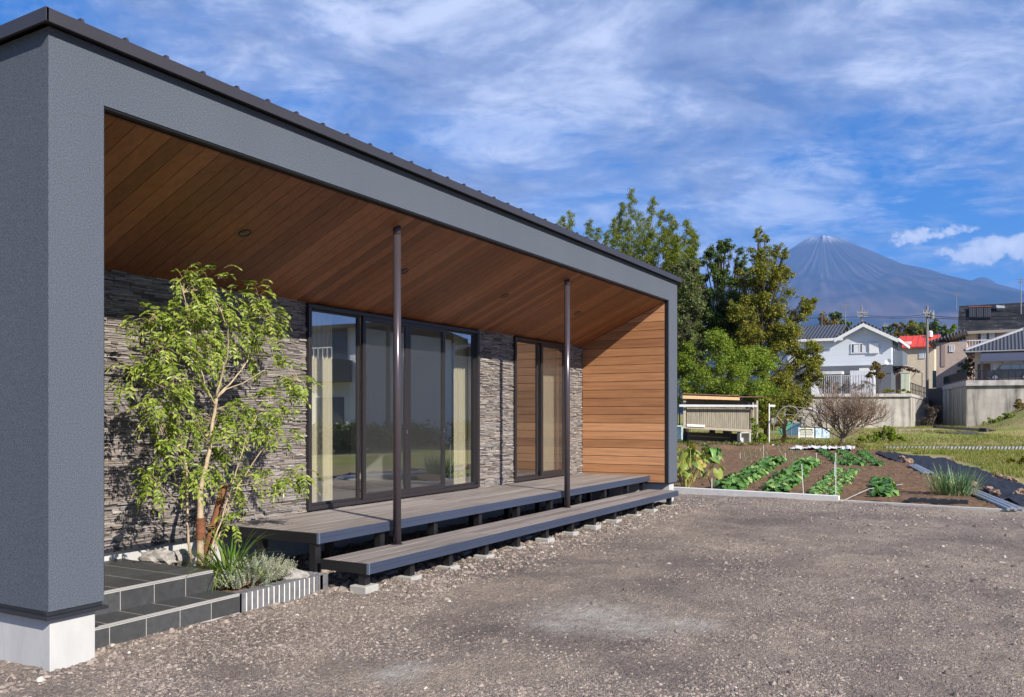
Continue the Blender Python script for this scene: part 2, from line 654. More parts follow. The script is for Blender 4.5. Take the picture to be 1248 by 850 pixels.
m, t, b = newmat("stone_chips")
c = ramp(t, island(t), [(0.0, (0.10, 0.080, 0.073)), (0.25, (0.18, 0.148, 0.13)), (0.6, (0.25, 0.206, 0.178)), (0.88, (0.32, 0.265, 0.222)), (0.99, (0.38, 0.325, 0.28)), (1.0, (0.55, 0.53, 0.49))])
c = mixc(t, 0.5, c, ramp(t, noise(t, objco(t), 90, 4, 0.6), [(0.3, (0.6, 0.6, 0.6)), (0.7, (1.25, 1.25, 1.25))]), 'MULTIPLY')
setc(t, b, c)
b.inputs['Roughness'].default_value = 0.9
b.inputs['Specular IOR Level'].default_value = 0.25
CHIPS = m
pos = []
# everywhere in view, closer pebbles smaller
n = 150000
px = RNG.random(n) * 1420 - 60
py = 600 + RNG.random(n) ** 0.8 * 275
d = EYE * FOC / (py - CY)
g = F[None] * d[:, None] + R[None] * (d * (px - CX) / FOC)[:, None]
ok = (g[:, 0] < kerb_u(g[:, 1]) - 0.03) & ~((g[:, 1] > 5.0) & (g[:, 0] < 5.85)) & ~((g[:, 1] > 4.85) & (g[:, 0] < 3.48)) & (g[:, 1] < 6.4)
dens = 0.10 + 0.75 * vn(g[:, 0] * 0.7, g[:, 1] * 1.2, 0.8, 9) + 0.55 * vn(g[:, 0], g[:, 1], 2.6, 10)
dens = dens + 0.9 * np.exp(-((g[:, 1] - 4.45) / 0.55) ** 2) + 0.35 * np.exp(-((g[:, 0] - 15.4) / 2.2) ** 2)
ok &= RNG.random(n) < np.clip(dens, 0.045, 0.8)
g = g[ok]
sz = 0.0028 + 0.0095 * RNG.random(len(g)) ** 3.0 + 0.0007 * d[ok]
bigger = RNG.random(len(g)) < 0.010
sz = np.where(bigger, sz * 2.2, sz)
pos = np.stack([g[:, 0], g[:, 1], lot_h(g[:, 0], g[:, 1]) - sz * 0.12], -1)
stones("gravel", pos, sz, CHIPS)
# rubble along the deck, against the steps and beneath the boards
q = []
for (n, u0, u1, v0, v1, s0, s1) in ((2600, 5.85, 14.4, 4.15, 4.85, 0.010, 0.028), (3600, 5.75, 14.0, 4.8, 6.45, 0.018, 0.055), (190, 3.15, 4.85, 4.92, 5.06, 0.010, 0.028), (260, 4.8, 5.85, 4.94, 5.08, 0.008, 0.024),
                                    (110, 2.6, 3.6, 4.72, 4.88, 0.012, 0.032), (60, 2.9, 3.12, 4.9, 6.0, 0.012, 0.035), (420, 3.6, 15.4, -4.0, 4.2, 0.008, 0.030), (260, 8.5, 15.2, -3.0, 2.6, 0.010, 0.038), (900, 14.0, 15.9, 1.0, 5.0, 0.008, 0.022)):
    uu = u0 + (u1 - u0) * RNG.random(n)
    vv = v0 + (v1 - v0) * RNG.random(n)
    s = s0 + (s1 - s0) * RNG.random(n) ** 2
    q.append(np.stack([uu, vv, lot_h(uu, vv) + s * 0.1, s], -1))
q = np.concatenate(q)
stones("rubble", q[:, :3], q[:, 3], CHIPS, 0.75)

# ------------------------------------------------------------------ materials of the house
m, t, b = newmat("stucco")
v = objco(t)
setc(t, b, mixc(t, ramp(t, noise(t, v, 125, 3, 0.75), [(0.40, (0, 0, 0)), (0.62, (1, 1, 1))]), (0.058, 0.069, 0.088), mixc(t, noise(t, objco(t, (1, 1, 0.25)), 1.3, 6, 0.65), (0.094, 0.110, 0.138), (0.140, 0.159, 0.192))))
b.inputs['Roughness'].default_value = 0.85
b.inputs['Specular IOR Level'].default_value = 0.3
bump(t, b, noise(t, v, 150, 4, 0.65), 0.42, 0.006)
STUCCO = m
CONCRETE = plain("concrete_plinth", (0.48, 0.48, 0.47), 0.8, 0.10, 5, bmp=0.15, bscale=40, stretch=(1, 1, 0.35))
FLASH = plain("dark_flashing", (0.022, 0.024, 0.030), 0.4, 0.1)
ROOFM = plain("roof_metal", (0.052, 0.048, 0.053), 0.42, 0.08, 3, metal=0.3)
BLACKM = plain("black_steel", (0.012, 0.012, 0.014), 0.45, 0.1)
FRAME = plain("window_frame_metal", (0.030, 0.026, 0.028), 0.38, 0.08, metal=0.2)
PILLARM = plain("plum_brown_metal", (0.080, 0.066, 0.076), 0.24, 0.06, metal=0.35)
FASCIA = plain("blue_black_fascia", (0.038, 0.050, 0.085), 0.42, 0.12, 4, stretch=(0.2, 1, 1))


def woodmat(name, stops, axis, grain=30, rough=0.5, streak=0.35, spec=0.4, fine=0.3):
    m, t, b = newmat(name)
    s = [grain, grain, grain]
    s[axis] = 1.1
    c = ramp(t, island(t), stops)
    rnd = M(t, 'MULTIPLY', island(t), 57.0)
    v = objco(t, tuple(s))
    off = N(t, 'ShaderNodeVectorMath', operation='ADD', inp={0: v, 1: N(t, 'ShaderNodeCombineXYZ', inp={0: rnd, 1: rnd, 2: rnd}).outputs[0]}).outputs[0]
    n = noise(t, off, 1.0, 7, 0.62, 0.7)
    n2 = noise(t, off, 5.0, 4, 0.6)
    c = mixc(t, 1.0, c, ramp(t, n, [(0.28, (1 - streak,) * 3), (0.72, (1 + streak * 0.55,) * 3)]), 'MULTIPLY')
    c = mixc(t, fine, c, ramp(t, n2, [(0.3, (0.6, 0.6, 0.6)), (0.65, (1.2, 1.2, 1.2))]), 'MULTIPLY')
    setc(t, b, c)
    b.inputs['Roughness'].default_value = rough
    b.inputs['Specular IOR Level'].default_value = spec
    bump(t, b, n, 0.12, 0.004)
    return m


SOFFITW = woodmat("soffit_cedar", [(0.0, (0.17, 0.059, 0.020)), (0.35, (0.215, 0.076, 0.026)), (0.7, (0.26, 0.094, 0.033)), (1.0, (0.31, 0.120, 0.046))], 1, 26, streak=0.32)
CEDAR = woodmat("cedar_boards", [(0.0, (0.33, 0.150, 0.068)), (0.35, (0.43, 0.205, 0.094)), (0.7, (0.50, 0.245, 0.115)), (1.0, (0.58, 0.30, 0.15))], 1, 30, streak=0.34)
DECKW = woodmat("weathered_deck_boards", [(0.0, (0.20, 0.172, 0.157)), (0.5, (0.25, 0.217, 0.199)), (1.0, (0.315, 0.275, 0.253))], 0, 42, rough=0.62, streak=0.5)

m, t, b = newmat("ledge_stone")
c = ramp(t, island(t), [(0.0, (0.10, 0.088, 0.082)), (0.15, (0.18, 0.157, 0.144)), (0.38, (0.24, 0.212, 0.198)), (0.55, (0.275, 0.236, 0.204)), (0.66, (0.255, 0.236, 0.230)), (0.88, (0.335, 0.31, 0.295)), (0.95, (0.31, 0.25, 0.19)), (1.0, (0.44, 0.425, 0.415))])
v = objco(t, (1, 1, 3))
c = mixc(t, 0.6, c, ramp(t, noise(t, v, 26, 6, 0.7, 0.6), [(0.3, (0.45, 0.45, 0.47)), (0.7, (1.35, 1.32, 1.28))]), 'MULTIPLY')
setc(t, b, c)
b.inputs['Roughness'].default_value = 0.85
b.inputs['Specular IOR Level'].default_value = 0.3
bump(t, b, noise(t, v, 45, 6, 0.7), 0.8, 0.012)
LEDGE = m

m, t, b = newmat("dark_slate_tile")
v = objco(t)
c = ramp(t, island(t), [(0.0, (0.042, 0.043, 0.043)), (1.0, (0.062, 0.063, 0.064))])
c = mixc(t, 0.7, c, ramp(t, noise(t, v, 22, 6, 0.65), [(0.3, (0.72, 0.72, 0.72)), (0.75, (1.4, 1.4, 1.4))]), 'MULTIPLY')
setc(t, b, c)
b.inputs['Roughness'].default_value = 0.48
bump(t, b, noise(t, v, 60, 5, 0.6), 0.25, 0.004)
TILE = m
GROUT = plain("pale_grout", (0.40, 0.385, 0.36), 0.9, 0.1)

m, t, b = newmat("window_glass")
t.nodes.remove(b)
fr = N(t, 'ShaderNodeFresnel', inp={'IOR': 1.62})
gl = N(t, 'ShaderNodeBsdfGlossy', inp={'Roughness': 0.0, 'Color': (0.92, 0.97, 1.0, 1)})
tp = N(t, 'ShaderNodeBsdfTransparent', inp={'Color': (0.95, 0.955, 0.945, 1)})
front = M(t, 'SUBTRACT', 1.0, N(t, 'ShaderNodeNewGeometry').outputs['Backfacing'])
fac = M(t, 'MULTIPLY', front, M(t, 'ADD', M(t, 'MULTIPLY', fr.outputs[0], 2.0), 0.24), clamp=True)
ms = N(t, 'ShaderNodeMixShader', inp={0: fac, 1: tp.outputs[0], 2: gl.outputs[0]})
t.links.new(ms.outputs[0], t.nodes['Material Output'].inputs[0])
GLASS = m
m, t, b = newmat("insect_mesh")
b.inputs['Base Color'].default_value = (0.05, 0.052, 0.054, 1)
b.inputs['Roughness'].default_value = 0.7
tp = N(t, 'ShaderNodeBsdfTransparent')
ms = N(t, 'ShaderNodeMixShader', inp={0: 0.13, 1: tp.outputs[0], 2: b.outputs[0]})
t.links.new(ms.outputs[0], t.nodes['Material Output'].inputs[0])
MESHM = m
m, t, b = newmat("cream_curtain_cloth")
b.inputs['Base Color'].default_value = (0.84, 0.78, 0.60, 1)
b.inputs['Roughness'].default_value = 0.9
tr = N(t, 'ShaderNodeBsdfTranslucent', inp={'Color': (0.84, 0.78, 0.60, 1)})
ms = N(t, 'ShaderNodeMixShader', inp={0: 0.3, 1: b.outputs[0], 2: tr.outputs[0]})
t.links.new(ms.outputs[0], t.nodes['Material Output'].inputs[0])
CURT = m
WHITEP = plain("white_wallpaper", (0.72, 0.71, 0.68), 0.8, 0.03)
INFLOOR = woodmat("room_floor_boards", [(0.0, (0.20, 0.17, 0.14)), (1.0, (0.27, 0.23, 0.19))], 0, 30)

# ------------------------------------------------------------------ the house
UL, UR = 3.13, 14.574          # outer left and right faces
OL, OR = 3.493, 14.145         # opening
VF, VG = 4.88, 6.484           # facade plane, window wall plane
ZB, ZO, ZT = 0.354, 3.448, 3.802
SOFF = (ZO - 2.722) / (VG - VF)  # slope of the soffit


def soff_z(v):
    return ZO - SOFF * (v - VF)


def roof_z(v):
    return ZT - 0.03 * (v - VF)


VB = 13.6
house = thing("modern_house", "long single storey house with dark grey render, cedar soffit and stacked stone wall", "house", ((UL + UR) / 2, VF, 0))
w_ = MB()
for (a, b_) in ((UL, OL), (OR, UR)):
    w_.extr([(a, VF, ZB), (a, VB, ZB), (a, VB, roof_z(VB)), (a, VF, roof_z(VF))], (b_ - a, 0, 0))
w_.box(OL, OR, VF, VF + 0.07, ZO, ZT - 0.002)
w_.box(OL, OR, VB - 0.2, VB, ZB, 3.5)
w_.build("rendered_wall", STUCCO, house)
w_ = MB()
w_.box(UL + 0.018, OL - 0.05, VF + 0.014, VB - 0.02, -0.1, 0.31)
w_.box(OR + 0.055, UR - 0.14, VF + 0.014, VB - 0.02, -0.1, 0.345)
w_.box(OL - 0.05, OR + 0.055, VG + 0.03, VG + 0.18, -0.1, 0.372)
w_.build("concrete_plinth", CONCRETE, house, bevel=0.004)
w_ = MB()
w_.box(UL - 0.028, OL + 0.012, VF - 0.03, VF + 0.03, 0.308, 0.328)
w_.box(UL - 0.028, UL + 0.03, VF + 0.03, VB, 0.308, 0.328)
w_.box(UL - 0.006, OL - 0.008, VF + 0.006, VF + 0.05, 0.328, 0.356)
w_.box(UL + 0.004, UL + 0.05, VF + 0.05, VB, 0.328, 0.356)
w_.box(OR - 0.01, UR + 0.006, VF - 0.008, VF + 0.05, 0.335, 0.3535)
w_.box(OR - 0.02, OR + 0.03, VF + 0.05, VG, 0.335, 0.356)
w_.box(OL, OR, VG - 0.02, VG + 0.02, 0.366, 0.392)
w_.build("drip_flashing", FLASH, house, bevel=0.002)
# roof: thin metal deck with a folded fascia and standing seams
rx0, rx1, rv0 = 3.075, 14.63, 4.815
r_ = MB()
r_.extr([(rx0, rv0, ZT + 0.055), (rx0, VB + 0.1, roof_z(VB) + 0.03), (rx0, VB + 0.1, roof_z(VB) + 0.055), (rx0, rv0, ZT + 0.074)], (rx1 - rx0, 0, 0))
u = rx0 + 0.24
while u < rx1 - 0.05:
    r_.extr([(u, rv0 + 0.02, ZT + 0.072), (u, rv0 + 0.035, ZT + 0.114), (u, VB, roof_z(VB) + 0.09), (u, VB, roof_z(VB) + 0.05), (u, rv0 + 0.08, ZT + 0.07)], (0.022, 0, 0))
    u += 0.309
roof = r_.build("roof", ROOFM, house)
f_ = MB()
f_.box(rx0, rx1, rv0 - 0.006, rv0 + 0.014, ZT - 0.002, ZT + 0.0755)
f_.extr([(rx0 - 0.006, rv0 - 0.006, ZT - 0.003), (rx0 - 0.006, VB + 0.1, roof_z(VB) - 0.003), (rx0 - 0.006, VB + 0.1, roof_z(VB) + 0.07), (rx0 - 0.006, rv0 - 0.006, ZT + 0.077)], (0.018, 0, 0))
f_.extr([(rx1 - 0.012, rv0 - 0.006, ZT - 0.003), (rx1 - 0.012, VB + 0.1, roof_z(VB) - 0.003), (rx1 - 0.012, VB + 0.1, roof_z(VB) + 0.07), (rx1 - 0.012, rv0 - 0.006, ZT + 0.077)], (0.018, 0, 0))
f_.build("roof_fascia", ROOFM, roof)
f_ = MB()
f_.box(rx0 + 0.02, rx1 - 0.02, rv0 + 0.02, VF - 0.002, ZT + 0.006, ZT + 0.03)
f_.build("eave_lining", BLACKM, roof)
# thin dark trim round the opening
e_ = MB()
e_.box(OL, OL + 0.012, VF + 0.012, VF + 0.07, 0.40, ZO - 0.014)
e_.box(OR - 0.014, OR, VF + 0.012, VF + 0.07, ZB, ZO - 0.014)
e_.box(OL, OR, VF + 0.008, VF + 0.071, ZO - 0.012, ZO)
e_.build("opening_trim", BLACKM, house)
# soffit
s_ = MB()
u = OL + 0.002
v0, v1 = VF + 0.072, VG + 0.03
while u < OR - 0.01:
    wd = min(0.1375, OR - 0.016 - u)
    s_.extr([(u, v0, soff_z(v0)), (u, v1, soff_z(v1)), (u, v1, soff_z(v1) + 0.012), (u, v0, soff_z(v0) + 0.012)], (wd, 0, 0))
    u += 0.1425
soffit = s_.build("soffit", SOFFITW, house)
e_ = MB()
e_.extr([(OL, v0, soff_z(v0) + 0.016), (OL, v1, soff_z(v1) + 0.016), (OL, v1, soff_z(v1) + 0.05), (OL, v0, soff_z(v0) + 0.05)], (OR - OL, 0, 0))
e_.build("soffit_backing", BLACKM, house)
nrm = Vector((0, SOFF, 1)).normalized()
for u in (5.425, 7.721, 9.954, 12.207):
    c = Vector((u, 5.687, soff_z(5.687)))
    rg = MB()
    n = 24
    ax1 = Vector((1, 0, 0))
    ax2 = nrm.cross(ax1)
    vs, fs = [], []
    prof = [(0.058, 0.0), (0.058, -0.006), (0.046, -0.007), (0.043, 0.0), (0.040, 0.012)]
    for (rr, hh_) in prof:
        for k in range(n):
            an = 2 * PI * k / n
            vs.append(c + (ax1 * math.cos(an) + ax2 * math.sin(an)) * rr + nrm * (hh_ - 0.0005))
    for i in range(len(prof) - 1):
        for k in range(n):
            fs.append((i * n + k, i * n + (k + 1) % n, (i + 1) * n + (k + 1) % n, (i + 1) * n + k))
    fs.append(tuple(range((len(prof) - 1) * n, len(prof) * n)))
    rg.add(vs, fs)
    dl = rg.build("downlight", BLACKM, house)
    rg = MB()
    rg.tube([c - nrm * 0.0035, c - nrm * 0.001], 0.024, 16)
    rg.build("lens", plain("lamp_glass", (0.06, 0.055, 0.05), 0.2, 0.02), dl)
# cedar end wall
c_ = MB()
z = ZB + 0.004
while z < ZO + 0.02:
    zt = min(z + 0.1405, ZO + 0.02)
    c_.box(OR - 0.012, OR - 0.001, VF + 0.073, VG - 0.004, z, zt - 0.004)
    z += 0.1445
c_.build("cedar_wall", CEDAR, house)
c_ = MB()
c_.box(OR - 0.0005, OR - 0.0002, VF + 0.073, VG - 0.004, ZB + 0.004, ZO)
c_.build("cedar_backing", BLACKM, house)
# same boards facing the entrance end
c_ = MB()
z = 0.40
while z < ZO - 0.1:
    c_.box(OL + 0.001, OL + 0.012, VF + 0.073, VG - 0.004, z, z + 0.1405)
    z += 0.1445
c_.build("cedar_wall", CEDAR, house)
# stacked ledge stone
W1 = (7.06, 10.578, 0.482, 2.702)
W2 = (11.622, 13.42, 0.482, 2.702)
st = MB()
z = 0.393
rowi = 0
rs = random.Random(5)
while z < 2.735:
    h = rs.uniform(0.010, 0.023)
    zc = z + h / 2
    spans = [(OL + 0.014, OR - 0.014)]
    if W1[2] < zc:
        spans = [(OL + 0.014, W1[0] - 0.003), (W1[1] + 0.003, W2[0] - 0.003), (W2[1] + 0.003, OR - 0.014)]
    for (a, b_) in spans:
        u = a
        while u < b_ - 0.01:
            L = rs.uniform(0.05, 0.24)
            if u + L > b_ - 0.05:
                L = b_ - u
            pr = rs.uniform(0.0, 0.015) if rs.random() < 0.88 else rs.uniform(0.014, 0.026)
            j = lambda s=0.005: rs.uniform(-s, s)
            x0, x1 = u + 0.001, u + L - 0.001
            y0 = VG + 0.012 - pr
            vs = [(x0, y0 + j(), z + 0.001 + j(0.002)), (x1, y0 + j(), z + 0.001 + j(0.002)), (x1, VG + 0.04, z), (x0, VG + 0.04, z),
                  (x0, y0 + j() + 0.002, z + h - 0.002 + j(0.002)), (x1, y0 + j() + 0.002, z + h - 0.002 + j(0.002)), (x1, VG + 0.04, z + h), (x0, VG + 0.04, z + h)]
            st.add(vs, [(0, 3, 2, 1), (4, 5, 6, 7), (0, 1, 5, 4), (1, 2, 6, 5), (3, 0, 4, 7)])
            u += L
    z += h
st.build("stone_cladding", LEDGE, house)
bw = MB()
bw.box(OL, W1[0], VG + 0.041, VG + 0.16, 0.374, 2.9)
bw.box(W1[1], W2[0], VG + 0.041, VG + 0.16, 0.374, 2.9)
bw.box(W2[1], OR, VG + 0.041, VG + 0.16, 0.374, 2.9)
bw.box(W1[0], W1[1], VG + 0.041, VG + 0.16, 0.374, 0.482)
bw.box(W2[0], W2[1], VG + 0.041, VG + 0.16, 0.374, 0.482)
bw.box(W1[0], W1[1], VG + 0.041, VG + 0.16, 2.702, 2.9)
bw.box(W2[0], W2[1], VG + 0.041, VG + 0.16, 2.702, 2.9)
bw.build("window_wall_core", WHITEP, house)
# the room behind
rm = MB()
rm.box(6.3, 13.95, 10.6, 10.7, 0.45, 2.9)
rm.box(6.2, 6.3, VG + 0.161, 10.7, 0.45, 2.9)
rm.box(13.95, 14.05, VG + 0.161, 10.7, 0.45, 2.9)
rm.box(11.05, 11.15, VG + 0.161, 9.2, 0.45, 2.9)
rm.build("room_wall", WHITEP, house)
rm = MB()
rm.box(6.2, 14.05, VG + 0.161, 10.7, 2.9, 2.98)
rm.build("room_ceiling", WHITEP, house)
rm = MB()
v = VG + 0.161
while v < 10.6:
    rm.box(6.3, 13.95, v, v + 0.118, 0.43, 0.476)
    v += 0.12
rm.build("room_floor", INFLOOR, house)


def window(spec, panels, label):
    a, b_, z0, z1 = spec
    fr = MB()
    y0, y1 = VG - 0.035, VG + 0.09
    fr.box(a, a + 0.05, y0, y1, z0, z1)
    fr.box(b_ - 0.05, b_, y0, y1, z0, z1)
    fr.box(a + 0.05, b_ - 0.05, y0, y1, z0, z0 + 0.042)
    fr.box(a + 0.05, b_ - 0.05, y0, y1, z1 - 0.040, z1)
    wn = fr.build("window", FRAME, house, bevel=0.003, label=label)
    for (p0, p1, kind, stl, str_) in panels:
        yy = VG + 0.03 if kind == 'fixed' else VG - 0.008
        zb, zt = z0 + 0.043, z1 - 0.041
        bt = 0.03 if kind == 'fixed' else 0.065
        sm = MB()
        sm.box(p0, p0 + stl, yy - 0.02, yy + 0.02, zb, zt)
        sm.box(p1 - str_, p1, yy - 0.02, yy + 0.02, zb, zt)
        sm.box(p0 + stl, p1 - str_, yy - 0.02, yy + 0.02, zb, zb + bt)
        sm.box(p0 + stl, p1 - str_, yy - 0.02, yy + 0.02, zt - bt * 0.8, zt)
        sm.build("sash", FRAME, wn, bevel=0.002)
        gm = MB()
        gm.box(p0 + stl, p1 - str_, yy - 0.003, yy + 0.003, zb + bt, zt - bt * 0.8)
        gm.build("pane", GLASS, wn)
        if kind == 'screen':
            gm = MB()
            gm.box(p0 + stl, p1 - str_, yy - 0.0165, yy - 0.0155, zb + bt, zt - bt * 0.8)
            gm.build("insect_screen", MESHM, wn)
            gm = MB()
            for zz_ in (1.28, 1.305):
                gm.box(p1 - str_ * 0.7, p1 - str_ * 0.4, yy - 0.026, yy - 0.0205, zz_, zz_ + 0.010)
            gm.build("handle", plain("steel", (0.6, 0.6, 0.6), 0.3, 0.02, metal=0.9), wn)
    return wn


window(W1, [(7.112, 7.965, 'fixed', 0.032, 0.035), (7.985, 8.87, 'screen', 0.05, 0.06), (8.872, 9.70, 'screen', 0.05, 0.06), (9.705, 10.526, 'fixed', 0.012, 0.012)],
       "wide four panel window with screens in its two middle panels")
window(W2, [(11.674, 12.46, 'fixed', 0.02, 0.045), (12.50, 13.368, 'screen', 0.06, 0.05)], "narrower two panel window near the cedar end wall")


def curtain(u0, u1, v, label, wv=0.075, amp=0.03):
    n = int((u1 - u0) / 0.008)
    us = np.linspace(u0, u1, n)
    yy = v + amp * np.sin(us / wv * 2 * PI + 0.6 * np.sin(us * 9)) * (0.8 + 0.2 * np.sin(us * 31))
    zs = [0.50, 1.2, 2.0, 2.66]
    vs = []
    for k, z in enumerate(zs):
        for a, y in zip(us, yy):
            vs.append((a, v + (y - v) * (1 - 0.15 * k), z))
    off = len(vs)
    vs += [(a, b_ + 0.003, c) for a, b_, c in vs]
    fs = []
    for k in range(3):
        for i in range(n - 1):
            fs.append((k * n + i, k * n + i + 1, (k + 1) * n + i + 1, (k + 1) * n + i))
            fs.append((off + k * n + i, off + (k + 1) * n + i, off + (k + 1) * n + i + 1, off + k * n + i + 1))
    o = link_mesh("curtain", vs, fs, CURT, smooth=True)
    tag(o, label, "curtain", "cream curtains behind the windows")


curtain(7.10, 7.74, 6.705, "cream curtain gathered at the left end of the wide window")
curtain(10.27, 10.78, 6.705, "cream curtain gathered at the right end of the wide window")
curtain(12.98, 13.80, 6.705, "cream curtain behind the screened panel of the narrow window")

# pillars
for (u, v) in ((6.848, 5.122), (10.672, 5.122)):
    zt = soff_z(v)
    pm = MB()
    pm.cyl((u, v), 0.0395, 0.258, zt - 0.075, 28)
    pl = pm.build("pillar", PILLARM, house, smooth=False)
    for pp in pl.data.polygons:
        pp.use_smooth = len(pp.vertices) == 4
    pm = MB()
    pm.cyl((u, v), 0.0385, zt - 0.0748, zt - 0.002 + 0.015, 28)
    pc = pm.build("pillar_cap", PILLARM, pl)
    for pp in pc.data.polygons:
        pp.use_smooth = len(pp.vertices) == 4
    pm = MB()
    pm.cyl((u, v), 0.056, 0.2505, 0.2575, 28)
    pm.build("base_collar", PILLARM, pl)

# ------------------------------------------------------------------ decks
FOOT = plain("concrete_block", (0.38, 0.37, 0.345), 0.85, 0.12, 14, bmp=0.2, bscale=60)


def deck(name, label, u0, u1, v0, v1, zt, th, joints, posts, group):
    d = thing(name, label, "deck", ((u0 + u1) / 2, v0, 0))
    nb = max(1, round((v1 - v0 - 0.02) / 0.148))
    wd = (v1 - v0 - 0.02) / nb
    bm_ = MB()
    ends = [u0 + 0.02] + joints + [u1 - 0.02]
    for k in range(nb):
        for a, b_ in zip(ends[:-1], ends[1:]):
            bm_.box(a + 0.003, b_ - 0.003, v0 + 0.02 + k * wd + 0.0045, v0 + 0.02 + (k + 1) * wd - 0.0045, zt - 0.028, zt + random.uniform(-0.001, 0.001))
    bm_.build("deck_boards", DECKW, d, bevel=0.003)
    fa = MB()
    ends2 = [u0 + 0.012] + joints + [u1 - 0.012]
    for a, b_ in zip(ends2[:-1], ends2[1:]):
        fa.box(a + 0.001, b_ - 0.001, v0 - 0.006, v0 + 0.018, zt - th, zt - 0.044)
        fa.box(a + 0.001, b_ - 0.001, v0 - 0.002, v0 + 0.018, zt - 0.0435, zt - 0.001)
    fa.build("front_fascia", FASCIA, d, bevel=0.002)
    for ue in (u0, u1 - 0.018):
        fa = MB()
        fa.box(ue, ue + 0.018, v0 + 0.019, v1, zt - th, zt - 0.001)
        fa.build("end_fascia", BLACKM, d, bevel=0.002)
    fa = MB()
    fa.box(u0 - 0.003, u0 + 0.011, v0 - 0.008, v0 + 0.0185, zt - th - 0.001, zt + 0.0005)
    fa.build("corner_trim", plain("grey_blue_trim", (0.10, 0.13, 0.18), 0.3, 0.05), d)
    jo = MB()
    for vj in np.linspace(v0 + 0.06, v1 - 0.06, 3 if v1 - v0 > 0.8 else 2):
        jo.box(u0 + 0.02, u1 - 0.02, vj - 0.025, vj + 0.025, zt - th, zt - 0.029)
    jo.build("joist", BLACKM, d)
    for (pu, pv) in posts:
        pm = MB()
        pm.box(pu - 0.035, pu + 0.035, pv - 0.035, pv + 0.035, 0.02, zt - th - 0.0005)
        pm.build("post", BLACKM, d)
        fm = MB()
        s = random.uniform(0.082, 0.098)
        fm.prism([(pu - s, pv - s), (pu + s, pv - s), (pu + s, pv + s), (pu - s, pv + s)], -0.06, (0.056 if abs(pu - posts[0][0]) < 0.01 else 0.032) + random.uniform(-0.008, 0.008))
        fm.build("footing_block", FOOT, d, bevel=0.006)
    return d


def u_on(x, v):
    q = F + R * (x - CX) / FOC
    return q[0] * v / q[1]


pu = [u_on(x, 4.74) for x in (445, 500, 547, 591, 630, 665, 696, 723, 748, 773, 794, 816)]
up = [5.87 + 0.92 * k for k in range(9)] + [13.95]
deck("wooden_deck", "broad grey board deck below the windows, resting on short black posts", 5.827, 14.125, 5.212, 6.44, 0.471, 0.092, [8.82, 11.62],
     [(a, 5.29) for a in up] + [(a + 0.02, 5.95) for a in up], None)
deck("lower_deck_step", "long narrow board step in front of the wider deck", 5.83, 13.99, 4.66, 5.19, 0.249, 0.090, [7.95, 10.6, 12.6],
     [(a, 4.75) for a in pu] + [(a + 0.1, 5.10) for a in pu[1:10:2]], None)

# ------------------------------------------------------------------ tiled entrance steps
sp = thing("entrance_steps", "two low entrance steps in dark slate tile with pale joints", "steps", (4.2, 5.09, 0))
g_ = MB()
g_.box(OL - 0.048, 4.805, 5.092, 5.389, -0.1, 0.1405)
g_.box(OL - 0.048, 4.815, 5.392, VG + 0.028, -0.1, 0.2925)
g_.build("step_core", GROUT, sp)
t_ = MB()


def tiles(x0, x1, first, z0, z1, y, pitch=0.2815, gap=0.008):
    u = first
    while u > x0:
        u -= pitch
    while u < x1:
        a, b_ = max(u + gap / 2, x0), min(u + pitch - gap / 2, x1)
        if b_ - a > 0.02:
            t_.box(a, b_, y, y + 0.006, z0, z1)
        u += pitch


tiles(OL - 0.048, 4.805, 3.685, 0.0, 0.122, 5.088)
tiles(OL - 0.048, 4.815, 3.987, 0.14, 0.274, 5.388)


def topt(x0, x1, first, y0, y1, rows, z, pitch=0.2815, gap=0.008):
    for (a_, b2) in rows:
        u = first
        while u > x0:
            u -= pitch
        while u < x1:
            a, b_ = max(u + gap / 2, x0), min(u + pitch - gap / 2, x1)
            if b_ - a > 0.02:
                t_.box(a, b_, a_, b2, z - 0.004, z)
            u += pitch


topt(OL - 0.048, 4.803, 3.685, 0, 0, [(5.112, 5.386)], 0.1415)
rows = []
y = 5.412
while y < VG:
    rows.append((y, min(y + 0.2765, VG + 0.02)))
    y += 0.2815
topt(OL - 0.048, 4.813, 3.987, 0, 0, rows, 0.2935)
t_.build("tile_facing", TILE, sp)
# nosing strips
n_ = MB()
n_.box(OL - 0.048, 4.803, 5.086, 5.0935, 0.1335, 0.1420)
n_.box(OL - 0.048, 4.803, 5.106, 5.110, 0.1365, 0.1418)
n_.box(OL - 0.048, 4.813, 5.386, 5.3935, 0.2855, 0.2940)
n_.box(OL - 0.048, 4.813, 5.406, 5.410, 0.2885, 0.2938)
n_.build("step_nosing", plain("pale_nosing", (0.34, 0.33, 0.315), 0.6, 0.05), sp)

# ------------------------------------------------------------------ planting bed beside the steps
BRICK = plain("dark_brick", (0.14, 0.138, 0.145), 0.75, 0.3, 12, bmp=0.3, bscale=70)
MORTAR = plain("white_mortar", (0.62, 0.61, 0.58), 0.9, 0.06)
SOIL = plain("garden_soil", (0.150, 0.094, 0.058), 0.95, 0.35, 9, bmp=0.9, bscale=30, spec=0.1)
eg = thing("brick_edging", "low edging of dark bricks on end with white joints beside the entrance steps", "edging", (5.3, 5.08, 0))
mo = MB()
mo.prism([(4.82, 5.087), (5.793, 5.087), (5.793, 6.0), (5.69, 6.0), (5.69, 5.19), (4.82, 5.19)], -0.1, 0.134)
mo.build("mortar_bed", MORTAR, eg)
bk = MB()
u = 4.82
while u < 5.70:
    bk.box(u, u + 0.040, 5.079, 5.192, -0.1, 0.140 + random.uniform(-0.002, 0.002))
    u += 0.0585
v = 5.079
while v < 5.98:
    bk.box(5.684, 5.802, v, v + 0.040, -0.1, 0.140 + random.uniform(-0.002, 0.002))
    v += 0.0585
bk.build("dark_bricks", BRICK, eg, bevel=0.003)
